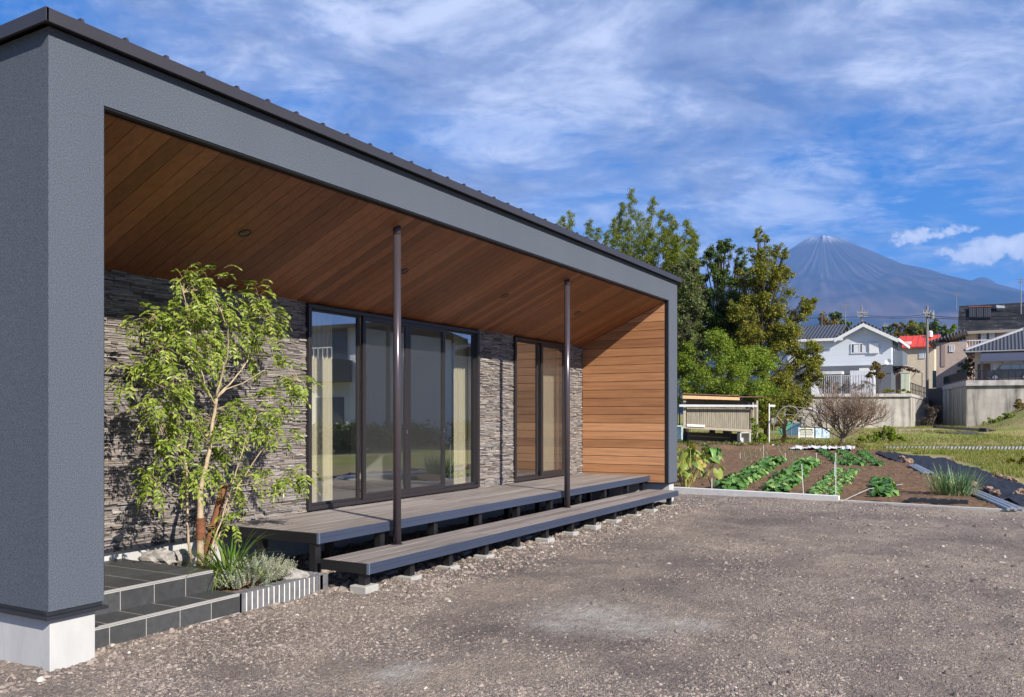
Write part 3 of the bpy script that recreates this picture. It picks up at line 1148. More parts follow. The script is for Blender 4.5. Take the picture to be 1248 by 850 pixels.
sx, sy = np.meshgrid(np.linspace(4.80, 5.70, 40), np.linspace(5.18, 6.52, 50), indexing='ij')
szz = 0.10 + 0.02 * vn(sx, sy, 5, 21) + 0.012 * vn(sx, sy, 16, 22)
o = link_mesh("planting_soil", np.stack([sx, sy, szz], -1).reshape(-1, 3), grid_faces(40, 50), SOIL, loc=(0, 0, 0), smooth=True)
tag(o, kind='structure')

import bmesh
ROCKM = plain("grey_rock", (0.30, 0.285, 0.26), 0.9, 0.35, 14, bmp=0.7, bscale=35)


def rock(p, s, label, seed, mat=ROCKM, name="rock", group=None):
    bm = bmesh.new()
    bmesh.ops.create_icosphere(bm, subdivisions=3, radius=1.0)
    vs = np.array([v.co[:] for v in bm.verts])
    fs = np.array([[v.index for v in f.verts] for f in bm.faces])
    bm.free()
    k = 1 + 0.42 * vn(vs[:, 0] * 1.0 + seed, vs[:, 1] + vs[:, 2] * 1.7, 1.3, 31) + 0.24 * vn(vs[:, 0] * 2 + seed, vs[:, 1] * 2 - vs[:, 2], 2.6, 32)
    vs = vs * k[:, None] * np.array(s)
    an = seed * 1.7
    x = vs[:, 0] * math.cos(an) - vs[:, 1] * math.sin(an)
    y = vs[:, 0] * math.sin(an) + vs[:, 1] * math.cos(an)
    vs = np.stack([x, y, vs[:, 2]], -1) + np.array(p)
    o = link_mesh(name, vs, fs, mat, smooth=False)
    return tag(o, label, "rock", group)


def onv(x, y, v):
    q = P(x, y, 1.0) - Vector((0, 0, EYE))
    return Vector((0, 0, EYE)) + q * (v / q.y)


for (x, y, v, s, lb, sd) in ((193, 681, 6.25, (0.15, 0.11, 0.07), "pale flat rock by the plinth behind the entrance steps", 1),
                             (221, 681, 6.22, (0.10, 0.08, 0.075), "dark rounded rock between the pale rock and the tree trunk", 2),
                             (352, 701, 5.28, (0.17, 0.085, 0.055), "long pale rock lying against the brick edging", 3),
                             (328, 699, 5.62, (0.10, 0.08, 0.05), "small grey rock behind the long rock in the planting bed", 4)):
    p = onv(x, y, v)
    rock((p.x, p.y, max(p.z, 0.12)), s, lb, sd)

# the young ash tree: every leaf a rachis with folded leaflets
BARK = plain("pale_grey_bark", (0.40, 0.31, 0.20), 0.85, 0.3, 20, bmp=0.3, bscale=60)
STAKEW = plain("red_brown_stake_wood", (0.17, 0.065, 0.03), 0.85, 0.3, 18, bmp=0.5, bscale=50)
ASHLEAF = leafmat("ash_leaf", [(0.0, (0.11, 0.18, 0.020)), (0.4, (0.215, 0.315, 0.034)), (0.8, (0.34, 0.425, 0.06)), (1.0, (0.50, 0.55, 0.14))], 0.38, 0.38, 0.45)


def zpt(zx, zy, v):
    """a point of the tree: coordinates read off the enlarged picture of it, at depth v"""
    return onv(120 + zx / 2.125, 310 + zy / 2.125, v)


VT = 5.78
tr = thing("young_ash_tree", "young multi stemmed tree with light green feathery leaves against the stone wall", "tree", tuple(zpt(264, 800, VT)))
stems = [
    [(264, 815, 5.78, .031), (265, 700, 5.78, .028), (263, 610, 5.78, .023), (280, 545, 5.76, .017), (290, 490, 5.76, .0155), (297, 430, 5.76, .014), (305, 372, 5.75, .012)],
    [(305, 372, 5.75, .011), (322, 300, 5.68, .008), (336, 255, 5.6, .006), (335, 190, 5.55, .004), (300, 110, 5.55, .003)],
    [(305, 372, 5.75, .010), (350, 325, 5.8, .007), (385, 280, 5.85, .006), (405, 235, 5.9, .005), (430, 170, 5.95, .003)],
    [(300, 380, 5.76, .008), (330, 350, 5.7, .006), (372, 335, 5.65, .004), (430, 300, 5.6, .003), (520, 330, 5.6, .002)],
    [(303, 390, 5.75, .009), (280, 350, 5.8, .006), (262, 285, 5.82, .005), (248, 200, 5.82, .004), (220, 100, 5.8, .003)],
    [(240, 800, 5.86, .011), (229, 690, 5.86, .010), (232, 600, 5.88, .009), (222, 500, 5.9, .008), (200, 425, 5.9, .006), (172, 360, 5.92, .005), (160, 300, 5.95, .004), (130, 180, 5.95, .003)],
    [(229, 660, 5.86, .006), (200, 640, 5.8, .005), (170, 610, 5.75, .004), (130, 575, 5.7, .003)],
    [(280, 800, 5.80, .008), (318, 690, 5.78, .007), (345, 600, 5.76, .006), (368, 530, 5.72, .005), (385, 470, 5.7, .004), (410, 420, 5.65, .003)],
    [(286, 800, 5.84, .008), (330, 680, 5.84, .007), (362, 600, 5.84, .006), (410, 525, 5.82, .005), (455, 470, 5.8, .004), (500, 390, 5.8, .003)],
    [(290, 800, 5.88, .007), (322, 700, 5.88, .006), (340, 620, 5.9, .005), (352, 540, 5.9, .004), (350, 440, 5.9, .003)],
    [(362, 600, 5.84, .004), (410, 590, 5.78, .003), (470, 570, 5.72, .0025), (535, 570, 5.68, .002)],
    [(263, 615, 5.78, .008), (245, 580, 5.74, .006), (215, 540, 5.7, .004), (180, 490, 5.68, .003)],
    [(290, 490, 5.76, .006), (270, 470, 5.68, .005), (255, 430, 5.6, .004), (240, 400, 5.58, .003)],
]
tk = MB()
nodes = []
for s in stems:
    # extra points with a slight wander
    pts, rr = [], []
    for (a, b_) in zip(s[:-1], s[1:]):
        for k in range(4):
            f = k / 4
            pts.append(zpt(a[0] + (b_[0] - a[0]) * f + random.uniform(-1.6, 1.6), a[1] + (b_[1] - a[1]) * f, a[2] + (b_[2] - a[2]) * f + random.uniform(-.006, .006)))
            rr.append(a[3] + (b_[3] - a[3]) * f)
    pts.append(zpt(*s[-1][:3]))
    rr.append(s[-1][3])
    tk.tube(pts, rr, 8)
    nodes += pts
tk.build("trunk", BARK, tr, smooth=True)
puffz = [(215, 65, 25), (290, 78, 60), (380, 120, 55), (440, 170, 45), (235, 120, 55), (160, 165, 55), (105, 165, 28), (250, 200, 55), (330, 195, 60), (190, 245, 60), (120, 290, 48), (230, 310, 52),
         (75, 315, 25), (150, 350, 42), (405, 265, 35), (470, 310, 45), (512, 330, 32), (455, 390, 55), (400, 440, 55), (350, 405, 48), (260, 430, 55), (200, 420, 48), (150, 410, 38), (190, 490, 38),
         (280, 540, 45), (330, 480, 48), (238, 560, 36), (155, 570, 36), (130, 600, 18), (480, 480, 38), (522, 560, 30), (470, 580, 36), (430, 592, 22), (370, 590, 36), (345, 690, 18), (425, 205, 38),
         (540, 345, 12), (290, 250, 40), (300, 150, 50), (410, 90, 14), (455, 160, 25), (215, 180, 45)]
tw = MB()
nodes_np = np.array([n[:] for n in nodes])
LV, LF, noff = [], [], 0
cs, axs, nrs, Ls, Ws = [], [], [], [], []
for (zx, zy, zr) in puffz:
    c = zpt(zx, zy, 5.78 + random.uniform(-0.22, 0.22))
    r = zr / 2.125 / 148.0
    nl = int(7 + 24 * (zr / 50) ** 2)
    j = np.argmin(((nodes_np - np.array(c)) ** 2).sum(1) + np.where(nodes_np[:, 2] > c.z + 0.05, 0.4, 0))
    st0 = Vector(nodes_np[j])
    tips = []
    for k in range(max(2, nl // 6)):
        e = c + Vector(rdir(1)[0]) * r * random.uniform(0.4, 0.9)
        mid = (st0 + e) / 2 + Vector((0, 0, 0.03))
        tw.tube([st0, mid, e], [0.003, 0.0022, 0.0012], 5)
        tips.append((mid, e))
    for k in range(nl):
        mid, e = random.choice(tips)
        base = mid.lerp(e, random.uniform(0.35, 1.0)) if random.random() < 0.5 else c + Vector(rdir(1)[0]) * r * random.uniform(0.2, 1.0)
        dirn = (base - c)
        dirn = (dirn.normalized() if dirn.length > 1e-4 else Vector((0, -1, 0))) * 0.8 + Vector((random.uniform(-.5, .5), random.uniform(-.7, .3), random.uniform(-.6, .35)))
        dirn.normalize()
        side = dirn.cross(Vector((0, 0, 1)))
        if side.length < 0.1:
            side = Vector((1, 0, 0))
        side.normalize()
        upv = side.cross(dirn).normalized()
        ln = random.uniform(0.10, 0.17)
        npair = random.choice((3, 4, 4, 5))
        prev = base
        pts = []
        for q in range(npair + 1):
            f = q / npair
            pp = base + dirn * ln * (0.25 + 0.75 * f) + Vector((0, 0, -1)) * ln * 0.45 * f * f
            pts.append(pp)
        tw.tube([base] + pts, 0.0011, 3, cap=False)
        for q in range(npair + 1):
            tng = (pts[q] - (pts[q - 1] if q else base)).normalized()
            ll = random.uniform(0.038, 0.060) * (1 - 0.25 * abs(q / npair - 0.45))
            opts = [tng] if q == npair else [tng * 0.55 + side * 0.85, tng * 0.55 - side * 0.85]
            for a in opts:
                a = (a + Vector((random.uniform(-.15, .15), random.uniform(-.15, .15), random.uniform(-.35, .0)))).normalized()
                cs.append(pts[q] + a * ll * 0.5)
                axs.append(a[:])
                nn = upv * 0.7 + Vector((random.uniform(-.5, .35), random.uniform(-.75, .2), random.uniform(-.3, .5)))
                nrs.append(nn[:])
                Ls.append(ll)
                Ws.append(ll * random.uniform(0.36, 0.46))
V_, F_ = full_leaves(np.array([c[:] for c in cs]), np.array(axs), np.array(nrs), np.array(Ls), np.array(Ws))
tw.build("twigs", BARK, tr)
link_mesh("crown", V_, F_, ASHLEAF, tr)
# bast binding on the trunk
bd = MB()
a, b_ = zpt(265, 740, 5.78), zpt(265, 683, 5.78)
pts = [a.lerp(b_, k / 8) for k in range(9)]
bd.tube(pts, [0.037 + random.uniform(0, .004) for _ in pts], 14)
bd.build("trunk_binding", STAKEW, tr)
sk = MB()
a, b_ = zpt(268, 815, 5.93), zpt(327, 598, 5.99)
pts = [a.lerp(b_, k / 10) + Vector((random.uniform(-.002, .002), 0, 0)) for k in range(11)]
sk.tube(pts, [0.034 + random.uniform(-.002, .003) for _ in pts], 14)
tag(sk.build("tree_stake", STAKEW, smooth=True), "leaning red brown wooden stake behind the young tree", "stake")
ti = MB()
for k in range(3):
    z0 = zpt(268, 690 + 5 * k, 5.75)
    z1 = zpt(300, 700 + 4 * k, 5.90)
    ti.tube([z0, (z0 + z1) / 2 + Vector((0, -0.01, -0.012)), z1], 0.003, 5)
ti.build("rope_tie", plain("hemp_rope", (0.45, 0.30, 0.12), 0.9, 0.2), tr)

# grass tuft


def blades(center, n, L0, L1, w, spread, mat, name, label, cat, droop=1.0, group=None, up=1.0, parent=None):
    vs, fs = [], []
    c = Vector(center)
    for k in range(n):
        an = random.random() * 2 * PI
        lean = random.random() ** 0.7
        L = random.uniform(L0, L1)
        o = Vector((math.cos(an), math.sin(an), 0))
        s = Vector((-math.sin(an), math.cos(an), 0))
        b0 = c + o * spread * random.random() + s * spread * random.uniform(-.6, .6)
        ns = 7
        i0 = len(vs)
        p = b0.copy()
        ang = rad(88 - 30 * lean)
        for q in range(ns):
            f = q / (ns - 1)
            ww = w * (1 - f ** 1.8) * 0.5 + 0.0004
            vs.append(p + s * ww)
            vs.append(p - s * ww)
            ang -= rad(random.uniform(8, 26)) * droop * (0.4 + lean) * (0.4 + f)
            p = p + (o * math.cos(ang) + Vector((0, 0, up)) * math.sin(ang)) * L / (ns - 1)
        for q in range(ns - 1):
            a = i0 + 2 * q
            fs.append((a, a + 1, a + 3, a + 2))
    o = link_mesh(name, [v[:] for v in vs], fs, mat, parent=parent, loc=None if parent else tuple(c), smooth=True)
    if label:
        tag(o, label, cat, group)
    return o


BLADE = leafmat("lily_turf_blade", [(0.0, (0.07, 0.15, 0.02)), (0.6, (0.14, 0.25, 0.035)), (1.0, (0.30, 0.36, 0.09))], 0.3, 0.4, 0.4)
p = onv(279, 700, 5.47)
blades((p.x, p.y, 0.11), 150, 0.36, 0.66, 0.014, 0.05, BLADE, "grass_tuft", "tuft of long arching green blades at the foot of the young tree", "plant")
# silvery low shrub
SILV = leafmat("silvery_leaf", [(0.0, (0.20, 0.24, 0.17)), (0.5, (0.34, 0.37, 0.27)), (1.0, (0.50, 0.51, 0.40))], 0.15, 0.6, 0.2)
sh = thing("silver_shrub", "low spreading shrub with silvery green needle like leaves inside the brick edging", "shrub", (5.38, 5.45, 0.1))
sm = MB()
cs, axs, nrs, Ls, Ws = [], [], [], [], []
for k in range(260):
    zx, zy = random.uniform(270, 350), random.uniform(676, 715)
    an = random.random() * 2 * PI
    rr_ = random.random() ** 0.5
    e0 = Vector((5.27 + 0.36 * rr_ * math.cos(an), 5.42 + 0.20 * rr_ * math.sin(an), 0.115 + 0.10 * (1 - rr_ ** 2) + random.uniform(0, 0.03)))
    dirn = Vector((math.cos(an) * (0.4 + rr_) + random.uniform(-.4, .4), math.sin(an) * (0.4 + rr_) + random.uniform(-.4, .4), random.uniform(0.0, 0.7))).normalized()
    L = random.uniform(0.06, 0.13)
    pts = [e0 + dirn * L * f + Vector((0, 0, 0.03 * f * f)) for f in (0, .33, .66, 1.0)]
    sm.tube([(5.27, 5.42, 0.11), e0, pts[3]], [0.003, 0.002, 0.001], 4, cap=False)
    for q in range(34):
        f = q / 33
        c = pts[0].lerp(pts[3], f) + Vector((0, 0, 0.03 * f * f))
        ra = q * 2.4
        o1 = dirn.orthogonal().normalized()
        o2 = dirn.cross(o1)
        a = (o1 * math.cos(ra) + o2 * math.sin(ra)) * 0.9 + dirn * 0.7
        a.normalize()
        l = 0.021 * (1 - 0.3 * f)
        cs.append((c + a * l * 0.5)[:])
        axs.append(a[:])
        nrs.append((dirn + Vector((0, 0, 0.4)))[:])
        Ls.append(l)
        Ws.append(l * 0.5)
sm.build("stems", BARK, sh)
V_, F_ = leaf_quads(np.array(cs), np.array(axs), np.array(nrs), np.array(Ls), np.array(Ws))
link_mesh("leaves", V_, F_, SILV, sh)

# ------------------------------------------------------------------ kerb and vegetable garden
KERBM = plain("white_kerb_concrete", (0.66, 0.655, 0.64), 0.8, 0.08, 8, bmp=0.15)
ku = kerb_u
k1 = MB()
k1.prism([(ku(5.9), 5.9), (ku(2.42), 2.42), (ku(2.42) + 0.12, 2.42), (ku(5.9) + 0.12, 5.9)], -0.1, 0.105)
tag(k1.build("white_kerb", KERBM, bevel=0.006), "thick white concrete kerb between the gravel and the cabbage rows", "kerb")
k1 = MB()
k1.prism([(ku(2.41) + 0.02, 2.41), (ku(-9.0) + 0.02, -9.0), (ku(-9.0) + 0.12, -9.0), (ku(2.41) + 0.12, 2.41)], -0.1, 0.035)
tag(k1.build("low_kerb", plain("grey_kerb", (0.48, 0.47, 0.44), 0.85, 0.1, 8)), "thin grey concrete kerb along the right half of the garden edge", "kerb")


def right_edge(u):          # the plank line on the right of the soil
    return np.interp(u, [15.0, 19.0, 26, 37.5, 40], [-0.6, 0.15, 1.9, 3.9, 4.3])


gx = np.arange(15.5, 38.7, 0.08)
gy = np.arange(-0.8, 14.5, 0.08)
GX, GY = np.meshgrid(gx, gy, indexing='ij')
GX = np.maximum(GX, ku(GY) + 0.115)
GZ = 0.02 + 0.030 * vn(GX, GY, 1.3, 41) + 0.022 * vn(GX, GY, 4.5, 42) + 0.014 * vn(GX, GY, 11, 43)
keep = (GY[:-1, :-1] > right_edge(GX[:-1, :-1]) - 0.1) & (GX[1:, :-1] > GX[:-1, :-1] + 0.001)
o = link_mesh("garden_soil", np.stack([GX, GY, GZ], -1).reshape(-1, 3), grid_faces(*GX.shape, keep), SOIL, loc=(0, 0, 0), smooth=False)
tag(o, kind='structure')
n = 2600
uu = 15.8 + 22 * RNG.random(n)
vv = -0.5 + 13 * RNG.random(n)
ok = (vv > right_edge(uu)) & (uu > ku(vv) + 0.2)
s = 0.012 + 0.03 * RNG.random(n) ** 2
CLOD = plain("soil_clods", (0.17, 0.108, 0.07), 0.95, 0.35, 20, spec=0.1)
stones("soil_clods", np.stack([uu, vv, 0.03 + 0 * uu], -1)[ok], s[ok], CLOD)

CABLEAF = leafmat("cabbage_leaf", [(0.0, (0.055, 0.14, 0.028)), (0.5, (0.11, 0.24, 0.05)), (0.85, (0.20, 0.36, 0.09)), (1.0, (0.42, 0.50, 0.20))], 0.18, 0.42, 0.4)


def rosette(seed, R0, nleaf, wid, h, mat=CABLEAF, wav=0.10):
    """a cabbage-like plant: curved, ruffled leaves from one heart"""
    rg = random.Random(seed)
    vs, fs = [], []
    for k in range(nleaf):
        an = k * 2.399 + rg.uniform(-.3, .3)
        f = k / nleaf
        L = R0 * (0.65 + 0.5 * rg.random())
        e0 = rad(78 - 62 * (1 - f) + rg.uniform(-10, 10))
        o = Vector((math.cos(an), math.sin(an), 0))
        s = Vector((-math.sin(an), math.cos(an), 0))
        nl, nw = 8, 5
        p = Vector((0, 0, 0.02)) + o * 0.02
        i0 = len(vs)
        ang = e0
        for q in range(nl):
            t_ = q / (nl - 1)
            ww = wid * L * (0.25 + 1.0 * math.sin(PI * min(1, t_ * 0.92 + 0.05)) ** 0.8) * 0.5
            nrm = (Vector((0, 0, 1)) * math.cos(ang) - o * math.sin(ang))
            for j in range(nw):
                g = j / (nw - 1) * 2 - 1
                vs.append(p + s * ww * g + nrm * (0.16 * ww * g * g + wav * ww * math.sin(q * 2.7 + g * 4 + k * 1.3) * abs(g)))
            ang -= rad(rg.uniform(10, 24))
            p = p + (o * math.cos(ang) + Vector((0, 0, 1)) * math.sin(ang) * h) * L / (nl - 1)
        for q in range(nl - 1):
            for j in range(nw - 1):
                a = i0 + q * nw + j
                fs.append((a, a + 1, a + nw + 1, a + nw))
    return mesh_np("cabbage_leaves", [v[:] for v in vs], fs, mat, smooth=True)


CAB = [rosette(s, 0.345, 34, 0.38, 1.15, wav=0.34) for s in (1, 2, 3, 8)]
SML = [rosette(s, 0.17, 14, 0.45, 0.9, wav=0.3) for s in (4, 5)]
MED = [rosette(s, 0.30, 24, 0.42, 1.15, wav=0.3) for s in (6, 7)]


def plant_row(name, meshes, a, b_, n, jit, label, cat, group, sc=(0.85, 1.15), z=0.03):
    for k in range(n):
        f = k / max(1, n - 1)
        u = a[0] + (b_[0] - a[0]) * f + random.uniform(-jit, jit)
        v = a[1] + (b_[1] - a[1]) * f + random.uniform(-jit, jit)
        o = bpy.data.objects.new(name, random.choice(meshes))
        COL.objects.link(o)
        o.location = (u, v, z)
        o.rotation_euler = (random.uniform(-.1, .1), random.uniform(-.1, .1), random.random() * 6.28)
        s = random.uniform(*sc)
        o.scale = (s, s, s)
        tag(o, label, cat, group)


plant_row("cabbage_plant", CAB, (16.9, 4.62), (28.0, 6.15), 28, 0.06, "large leafy cabbage plant in the left of the two long cabbage rows", "cabbage plant", "cabbages in the left long row")
plant_row("cabbage_plant", CAB, (16.8, 3.72), (27.3, 5.02), 27, 0.06, "large leafy cabbage plant in the right of the two long cabbage rows", "cabbage plant", "cabbages in the right long row")
plant_row("leafy_seedling", SML, (16.8, 2.98), (24.6, 3.75), 26, 0.03, "small leafy green in the left line of the narrow double row", "seedling", "seedlings in the narrow double row, left line", (0.8, 1.2))
plant_row("leafy_seedling", SML, (16.7, 2.70), (24.4, 3.32), 26, 0.03, "small leafy green in the right line of the narrow double row", "seedling", "seedlings in the narrow double row, right line", (0.8, 1.2))
plant_row("spinach_plant", MED, (17.0, 1.86), (20.6, 2.24), 12, 0.05, "bushy green plant in the short compact row beside the leek clump", "leafy plant", "plants of the short compact row", (0.7, 1.0))
for r_ in range(3):
    plant_row("radish_plant", MED, (27.0, 3.05 + 0.75 * r_ * 0.62), (36.5, 4.75 + 0.75 * r_), 26, 0.08, "low bright green plant in the broad bed at the far right of the garden", "leafy plant", "plants of the broad far bed", (0.55, 0.8))
# onion seedlings in two far beds of fine rows
ONION = leafmat("onion_blade", [(0.0, (0.10, 0.17, 0.07)), (0.6, (0.18, 0.26, 0.11)), (1.0, (0.34, 0.40, 0.22))], 0.2, 0.5, 0.3)
ob = MB()
for r_ in range(16):
    b0 = blades((0, 0, 0), 3, 0.12, 0.22, 0.012, 0.03, ONION, "tmp", None, None, 0.4)
    break
onm = b0.data
bpy.data.objects.remove(b0)
for (xa, xb, ya, yb, nc, which) in ((906, 934, 549, 568, 5, "left"), (950, 978, 549, 570, 5, "right")):
    for j in range(nc):
        pa = ground_at(xa + (xb - xa) * j / (nc - 1) + (0 if which == "left" else -1), 549)
        pb = ground_at(xa + (xb - xa) * j / (nc - 1) + (3 if which == "left" else 12), yb)
        for i in range(14):
            q = pa.lerp(pb, i / 13)
            o = bpy.data.objects.new("onion_seedling", onm)
            COL.objects.link(o)
            o.location = (q.x, q.y, 0.03)
            o.rotation_euler = (0, 0, random.random() * 6)
            o.scale = (0.85,) * 3
            tag(o, "thin pale green onion seedling in the %s of the two beds behind the cabbages" % which, "seedling", "onion seedlings in the %s far bed" % which)
# leek clump
lk = ground_at(1160, 606)
LEEK = leafmat("leek_blade", [(0.0, (0.07, 0.16, 0.07)), (0.5, (0.13, 0.24, 0.11)), (0.85, (0.28, 0.36, 0.18)), (1.0, (0.50, 0.46, 0.26))], 0.2, 0.45, 0.35)
lo = thing("leek_clump", "dense clump of upright blue green leeks beside the black ground sheet", "leek clump", (lk.x + 0.25, lk.y, 0))
blades((lk.x + 0.25, lk.y - 0.02, 0.02), 330, 0.35, 0.66, 0.016, 0.36, LEEK, "leaves", None, None, 0.35, parent=lo)
DRY = leafmat("dry_straw", [(0.0, (0.30, 0.23, 0.11)), (1.0, (0.52, 0.43, 0.25))], 0.1, 0.7, 0.2)
blades((lk.x + 0.2, lk.y - 0.02, 0.02), 90, 0.15, 0.35, 0.012, 0.40, DRY, "dry_blades", None, None, 1.3, parent=lo)

# taro plants behind the end wall, going yellow
TARO = leafmat("taro_leaf", [(0.0, (0.10, 0.19, 0.03)), (0.45, (0.20, 0.29, 0.05)), (0.75, (0.40, 0.38, 0.08)), (1.0, (0.55, 0.36, 0.12))], 0.3, 0.45, 0.35)
TSTEM = plain("taro_stem", (0.32, 0.30, 0.08), 0.6, 0.2)


def taro(p, h, n, label, group=None):
    t = thing("taro_plant", label, "taro plant", tuple(p), group)
    sm = MB()
    vs, fs = [], []
    for k in range(n):
        an = random.random() * 6.28
        ln = random.uniform(0.55, 1.0) * h
        o = Vector((math.cos(an), math.sin(an), 0))
        s = Vector((-math.sin(an), math.cos(an), 0))
        b0 = Vector(p) + o * 0.06
        tip = b0 + o * ln * random.uniform(0.15, 0.6) + Vector((0, 0, ln))
        sm.tube([b0, b0.lerp(tip, 0.5) + Vector((0, 0, 0.05)), tip], [0.014, 0.011, 0.006], 6)
        W = random.uniform(0.08, 0.17)
        dn = (o * 0.7 + Vector((0, 0, -random.uniform(0.5, 1.4)))).normalized()
        nr = s.cross(dn).normalized()
        outl = [(-0.35, 0.32), (-0.18, 0.55), (0.2, 0.56), (0.6, 0.40), (1.0, 0.0), (0.6, -0.40), (0.2, -0.56), (-0.18, -0.55), (-0.35, -0.32), (-0.05, 0.0)]
        i0 = len(vs)
        vs.append(tip + dn * W * 0.35 - nr * 0.02)
        for (a, b_) in outl:
            vs.append(tip + dn * a * W * 1.25 + s * b_ * W * 1.25 + nr * (abs(b_) * 0.05 + random.uniform(-.01, .01)))
        for q in range(len(outl)):
            fs.append((i0, i0 + 1 + q, i0 + 1 + (q + 1) % len(outl)))
    sm.build("stalks", TSTEM, t)
    link_mesh("leaves", [v[:] for v in vs], fs, TARO, t, smooth=True)


for (x, y, h, n, lb) in ((836, 596, 0.55, 12, "yellowing taro plant nearest the white kerb beside the house end"), (842, 588, 0.75, 14, "tall taro plant with green and yellow leaves behind the nearest one"), (858, 584, 0.55, 9, "taro plant with drooping yellow leaves right of the tall one"),
                         (834, 578, 0.8, 12, "taro plant half hidden behind the end of the house"), (871, 594, 0.45, 5, "small withered taro plant left of the cabbage rows"), (848, 570, 0.6, 9, "taro plant farthest from the kerb with small pale leaves")):
    g = ground_at(x, y)
    taro((g.x, g.y, 0.02), h, n, lb)
g = ground_at(868, 565)
o = bpy.data.objects.new("broccoli_plant", MED[0])
COL.objects.link(o)
o.location = (g.x, g.y, 0.25)
o.scale = (1.2, 1.2, 2.0)
tag(o, "tall blue green leafy plant standing alone behind the taro", "leafy plant")

# thin garden stakes and the cord between them
STK = plain("white_stake", (0.62, 0.62, 0.60), 0.5, 0.05)
for (x, yt, yb, lb) in ((1018.5, 552, 611, "thin white garden stake standing right of the cabbage rows"), (1017, 563, 585, "short thin stake close beside the tall white one"), (995, 552, 568, "thin grey stake at the far end of the right cabbage row"),
                        (979.5, 566, 607, "thin white stake leaning at the front of the right cabbage row"), (867.5, 583, 602, "thin pale stake by the withered taro at the kerb"), (930.5, 543, 560, "thin stake between the two onion beds"), (902, 552, 560, "short stake beside the left onion bed"), (957, 552, 562, "short stake beside the right onion bed")):
    g = ground_at(x, yb)
    dd = (g - Vector((0, 0, EYE))).xy.dot(Vector(F))
    t_ = P(x - (2.5 if x == 979.5 else 0), yt, dd)
    sm = MB()
    sm.tube([(g.x, g.y, -0.05), t_], 0.0075, 6)
    tag(sm.build("garden_stake", STK), lb, "stake", "thin garden stakes")
a, b_ = ground_at(1025, 615), ground_at(1100, 594)
sm = MB()
sm.tube([(a.x, a.y, 0.04), (a.x * .6 + b_.x * .4, a.y * .6 + b_.y * .4, 0.14), (b_.x, b_.y, 0.06)], 0.008, 6)
tag(sm.build("fallen_stake", plain('grey_stake', (0.36, 0.35, 0.33), 0.6, 0.1)), "thin grey stake lying bent on the soil in front of the compact row", "stake")

# black weed sheet, edging sheets, seed tray, black pots
sheet_px = [(1070, 553), (1098, 556), (1150, 561), (1187, 572), (1216, 584), (1250, 596), (1290, 612), (1290, 640), (1252, 624), (1203, 603), (1166, 588), (1134, 577), (1104, 566)]
pts = [ground_at(*q) for q in sheet_px]
n1_ = 60
top = [ground_at(x, y) for x, y in ((1070, 552), (1098, 555), (1150, 561), (1187, 572), (1216, 584), (1250, 596), (1300, 614))]
bot = [ground_at(x, y) for x, y in ((1066, 555), (1104, 567), (1134, 578), (1166, 589), (1203, 603), (1252, 624), (1300, 645))]


def lerp_poly(ps, f):
    k = f * (len(ps) - 1)
    i = min(int(k), len(ps) - 2)
    return ps[i].lerp(ps[i + 1], k - i)


vs = []
for i in range(90):
    a, b_ = lerp_poly(top, i / 89), lerp_poly(bot, i / 89)
    for j in range(26):
        q = a.lerp(b_, j / 25)
        z = 0.055 + 0.038 * float(vn(q.x * 0.6 + q.y, q.y * 2.0, 1.1, 51)) + 0.030 * float(vn(q.x * 1.3, q.y * 3.5, 2.6, 52))
        vs.append((q.x, q.y, z + float(gh(q.x, q.y))))
m, t, b = newmat("black_sheet")
b.inputs['Specular IOR Level'].default_value = 0.25
b.inputs['Roughness'].default_value = 0.6
vv_ = objco(t)
wv = N(t, 'ShaderNodeTexWave', inp={'Vector': vv_, 'Scale': 1.6, 'Distortion': 1.5, 'Detail': 2})
setc(t, b, ramp(t, wv.outputs[1], [(0.90, (0.011, 0.012, 0.016)), (0.97, (0.045, 0.047, 0.055))]))
bump(t, b, noise(t, vv_, 6, 6, 0.6), 0.8, 0.05)
o = link_mesh("ground_sheet", vs, grid_faces(90, 26), m, smooth=True)
tag(o, "black woven weed sheet with wrinkles laid right of the vegetable garden", "ground sheet")
ALU = plain("galvanised_sheet", (0.42, 0.44, 0.47), 0.35, 0.12, 3, metal=0.5)
for (a, b_, lb) in (((1118, 570), (1137, 580), "short grey metal edging strip behind the leek clump"), ((1183, 599), (1247, 626), "long grey metal edging strip in front of the leek clump along the black sheet")):
    p0, p1 = ground_at(*a), ground_at(*b_)
    sm = MB()
    d_ = Vector(((p1 - p0).y, -(p1 - p0).x, 0)).normalized()
    for k in range(5):
        o_ = d_ * 0.05 * k
        sm.tube([p0 + o_ + Vector((0, 0, 0.06 + 0.02 * (k % 2))), p1 + o_ + Vector((0, 0, 0.06 + 0.02 * (k % 2)))], 0.028, 6)
    tag(sm.build("edging_strip", ALU), lb, "edging strip")
tr_ = ground_at(1140, 617)
sm = MB()
L_, n_ = 1.0, 6
x0 = tr_.x + 0.06
for k in range(n_):
    for (a, b_) in ((0, .02), (0.13, .15)):
        sm.box(x0, x0 + 0.22, tr_.y + 0.42 - k * 0.15 - b_, tr_.y + 0.42 - k * 0.15 - a, 0.03, 0.10)
    for q in (0, 0.2):
        sm.box(x0 + q, x0 + q + 0.02, tr_.y + 0.42 - k * 0.15 - 0.129, tr_.y + 0.42 - k * 0.15 - 0.021, 0.03, 0.10)
    sm.box(x0 + 0.021, x0 + 0.199, tr_.y + 0.42 - k * 0.15 - 0.129, tr_.y + 0.42 - k * 0.15 - 0.021, 0.03, 0.045)
tag(sm.build("seed_tray", plain("black_plastic", (0.03, 0.032, 0.036), 0.3, 0.1)), "black plastic tray of square cells on the soil by the kerb", "seed tray")
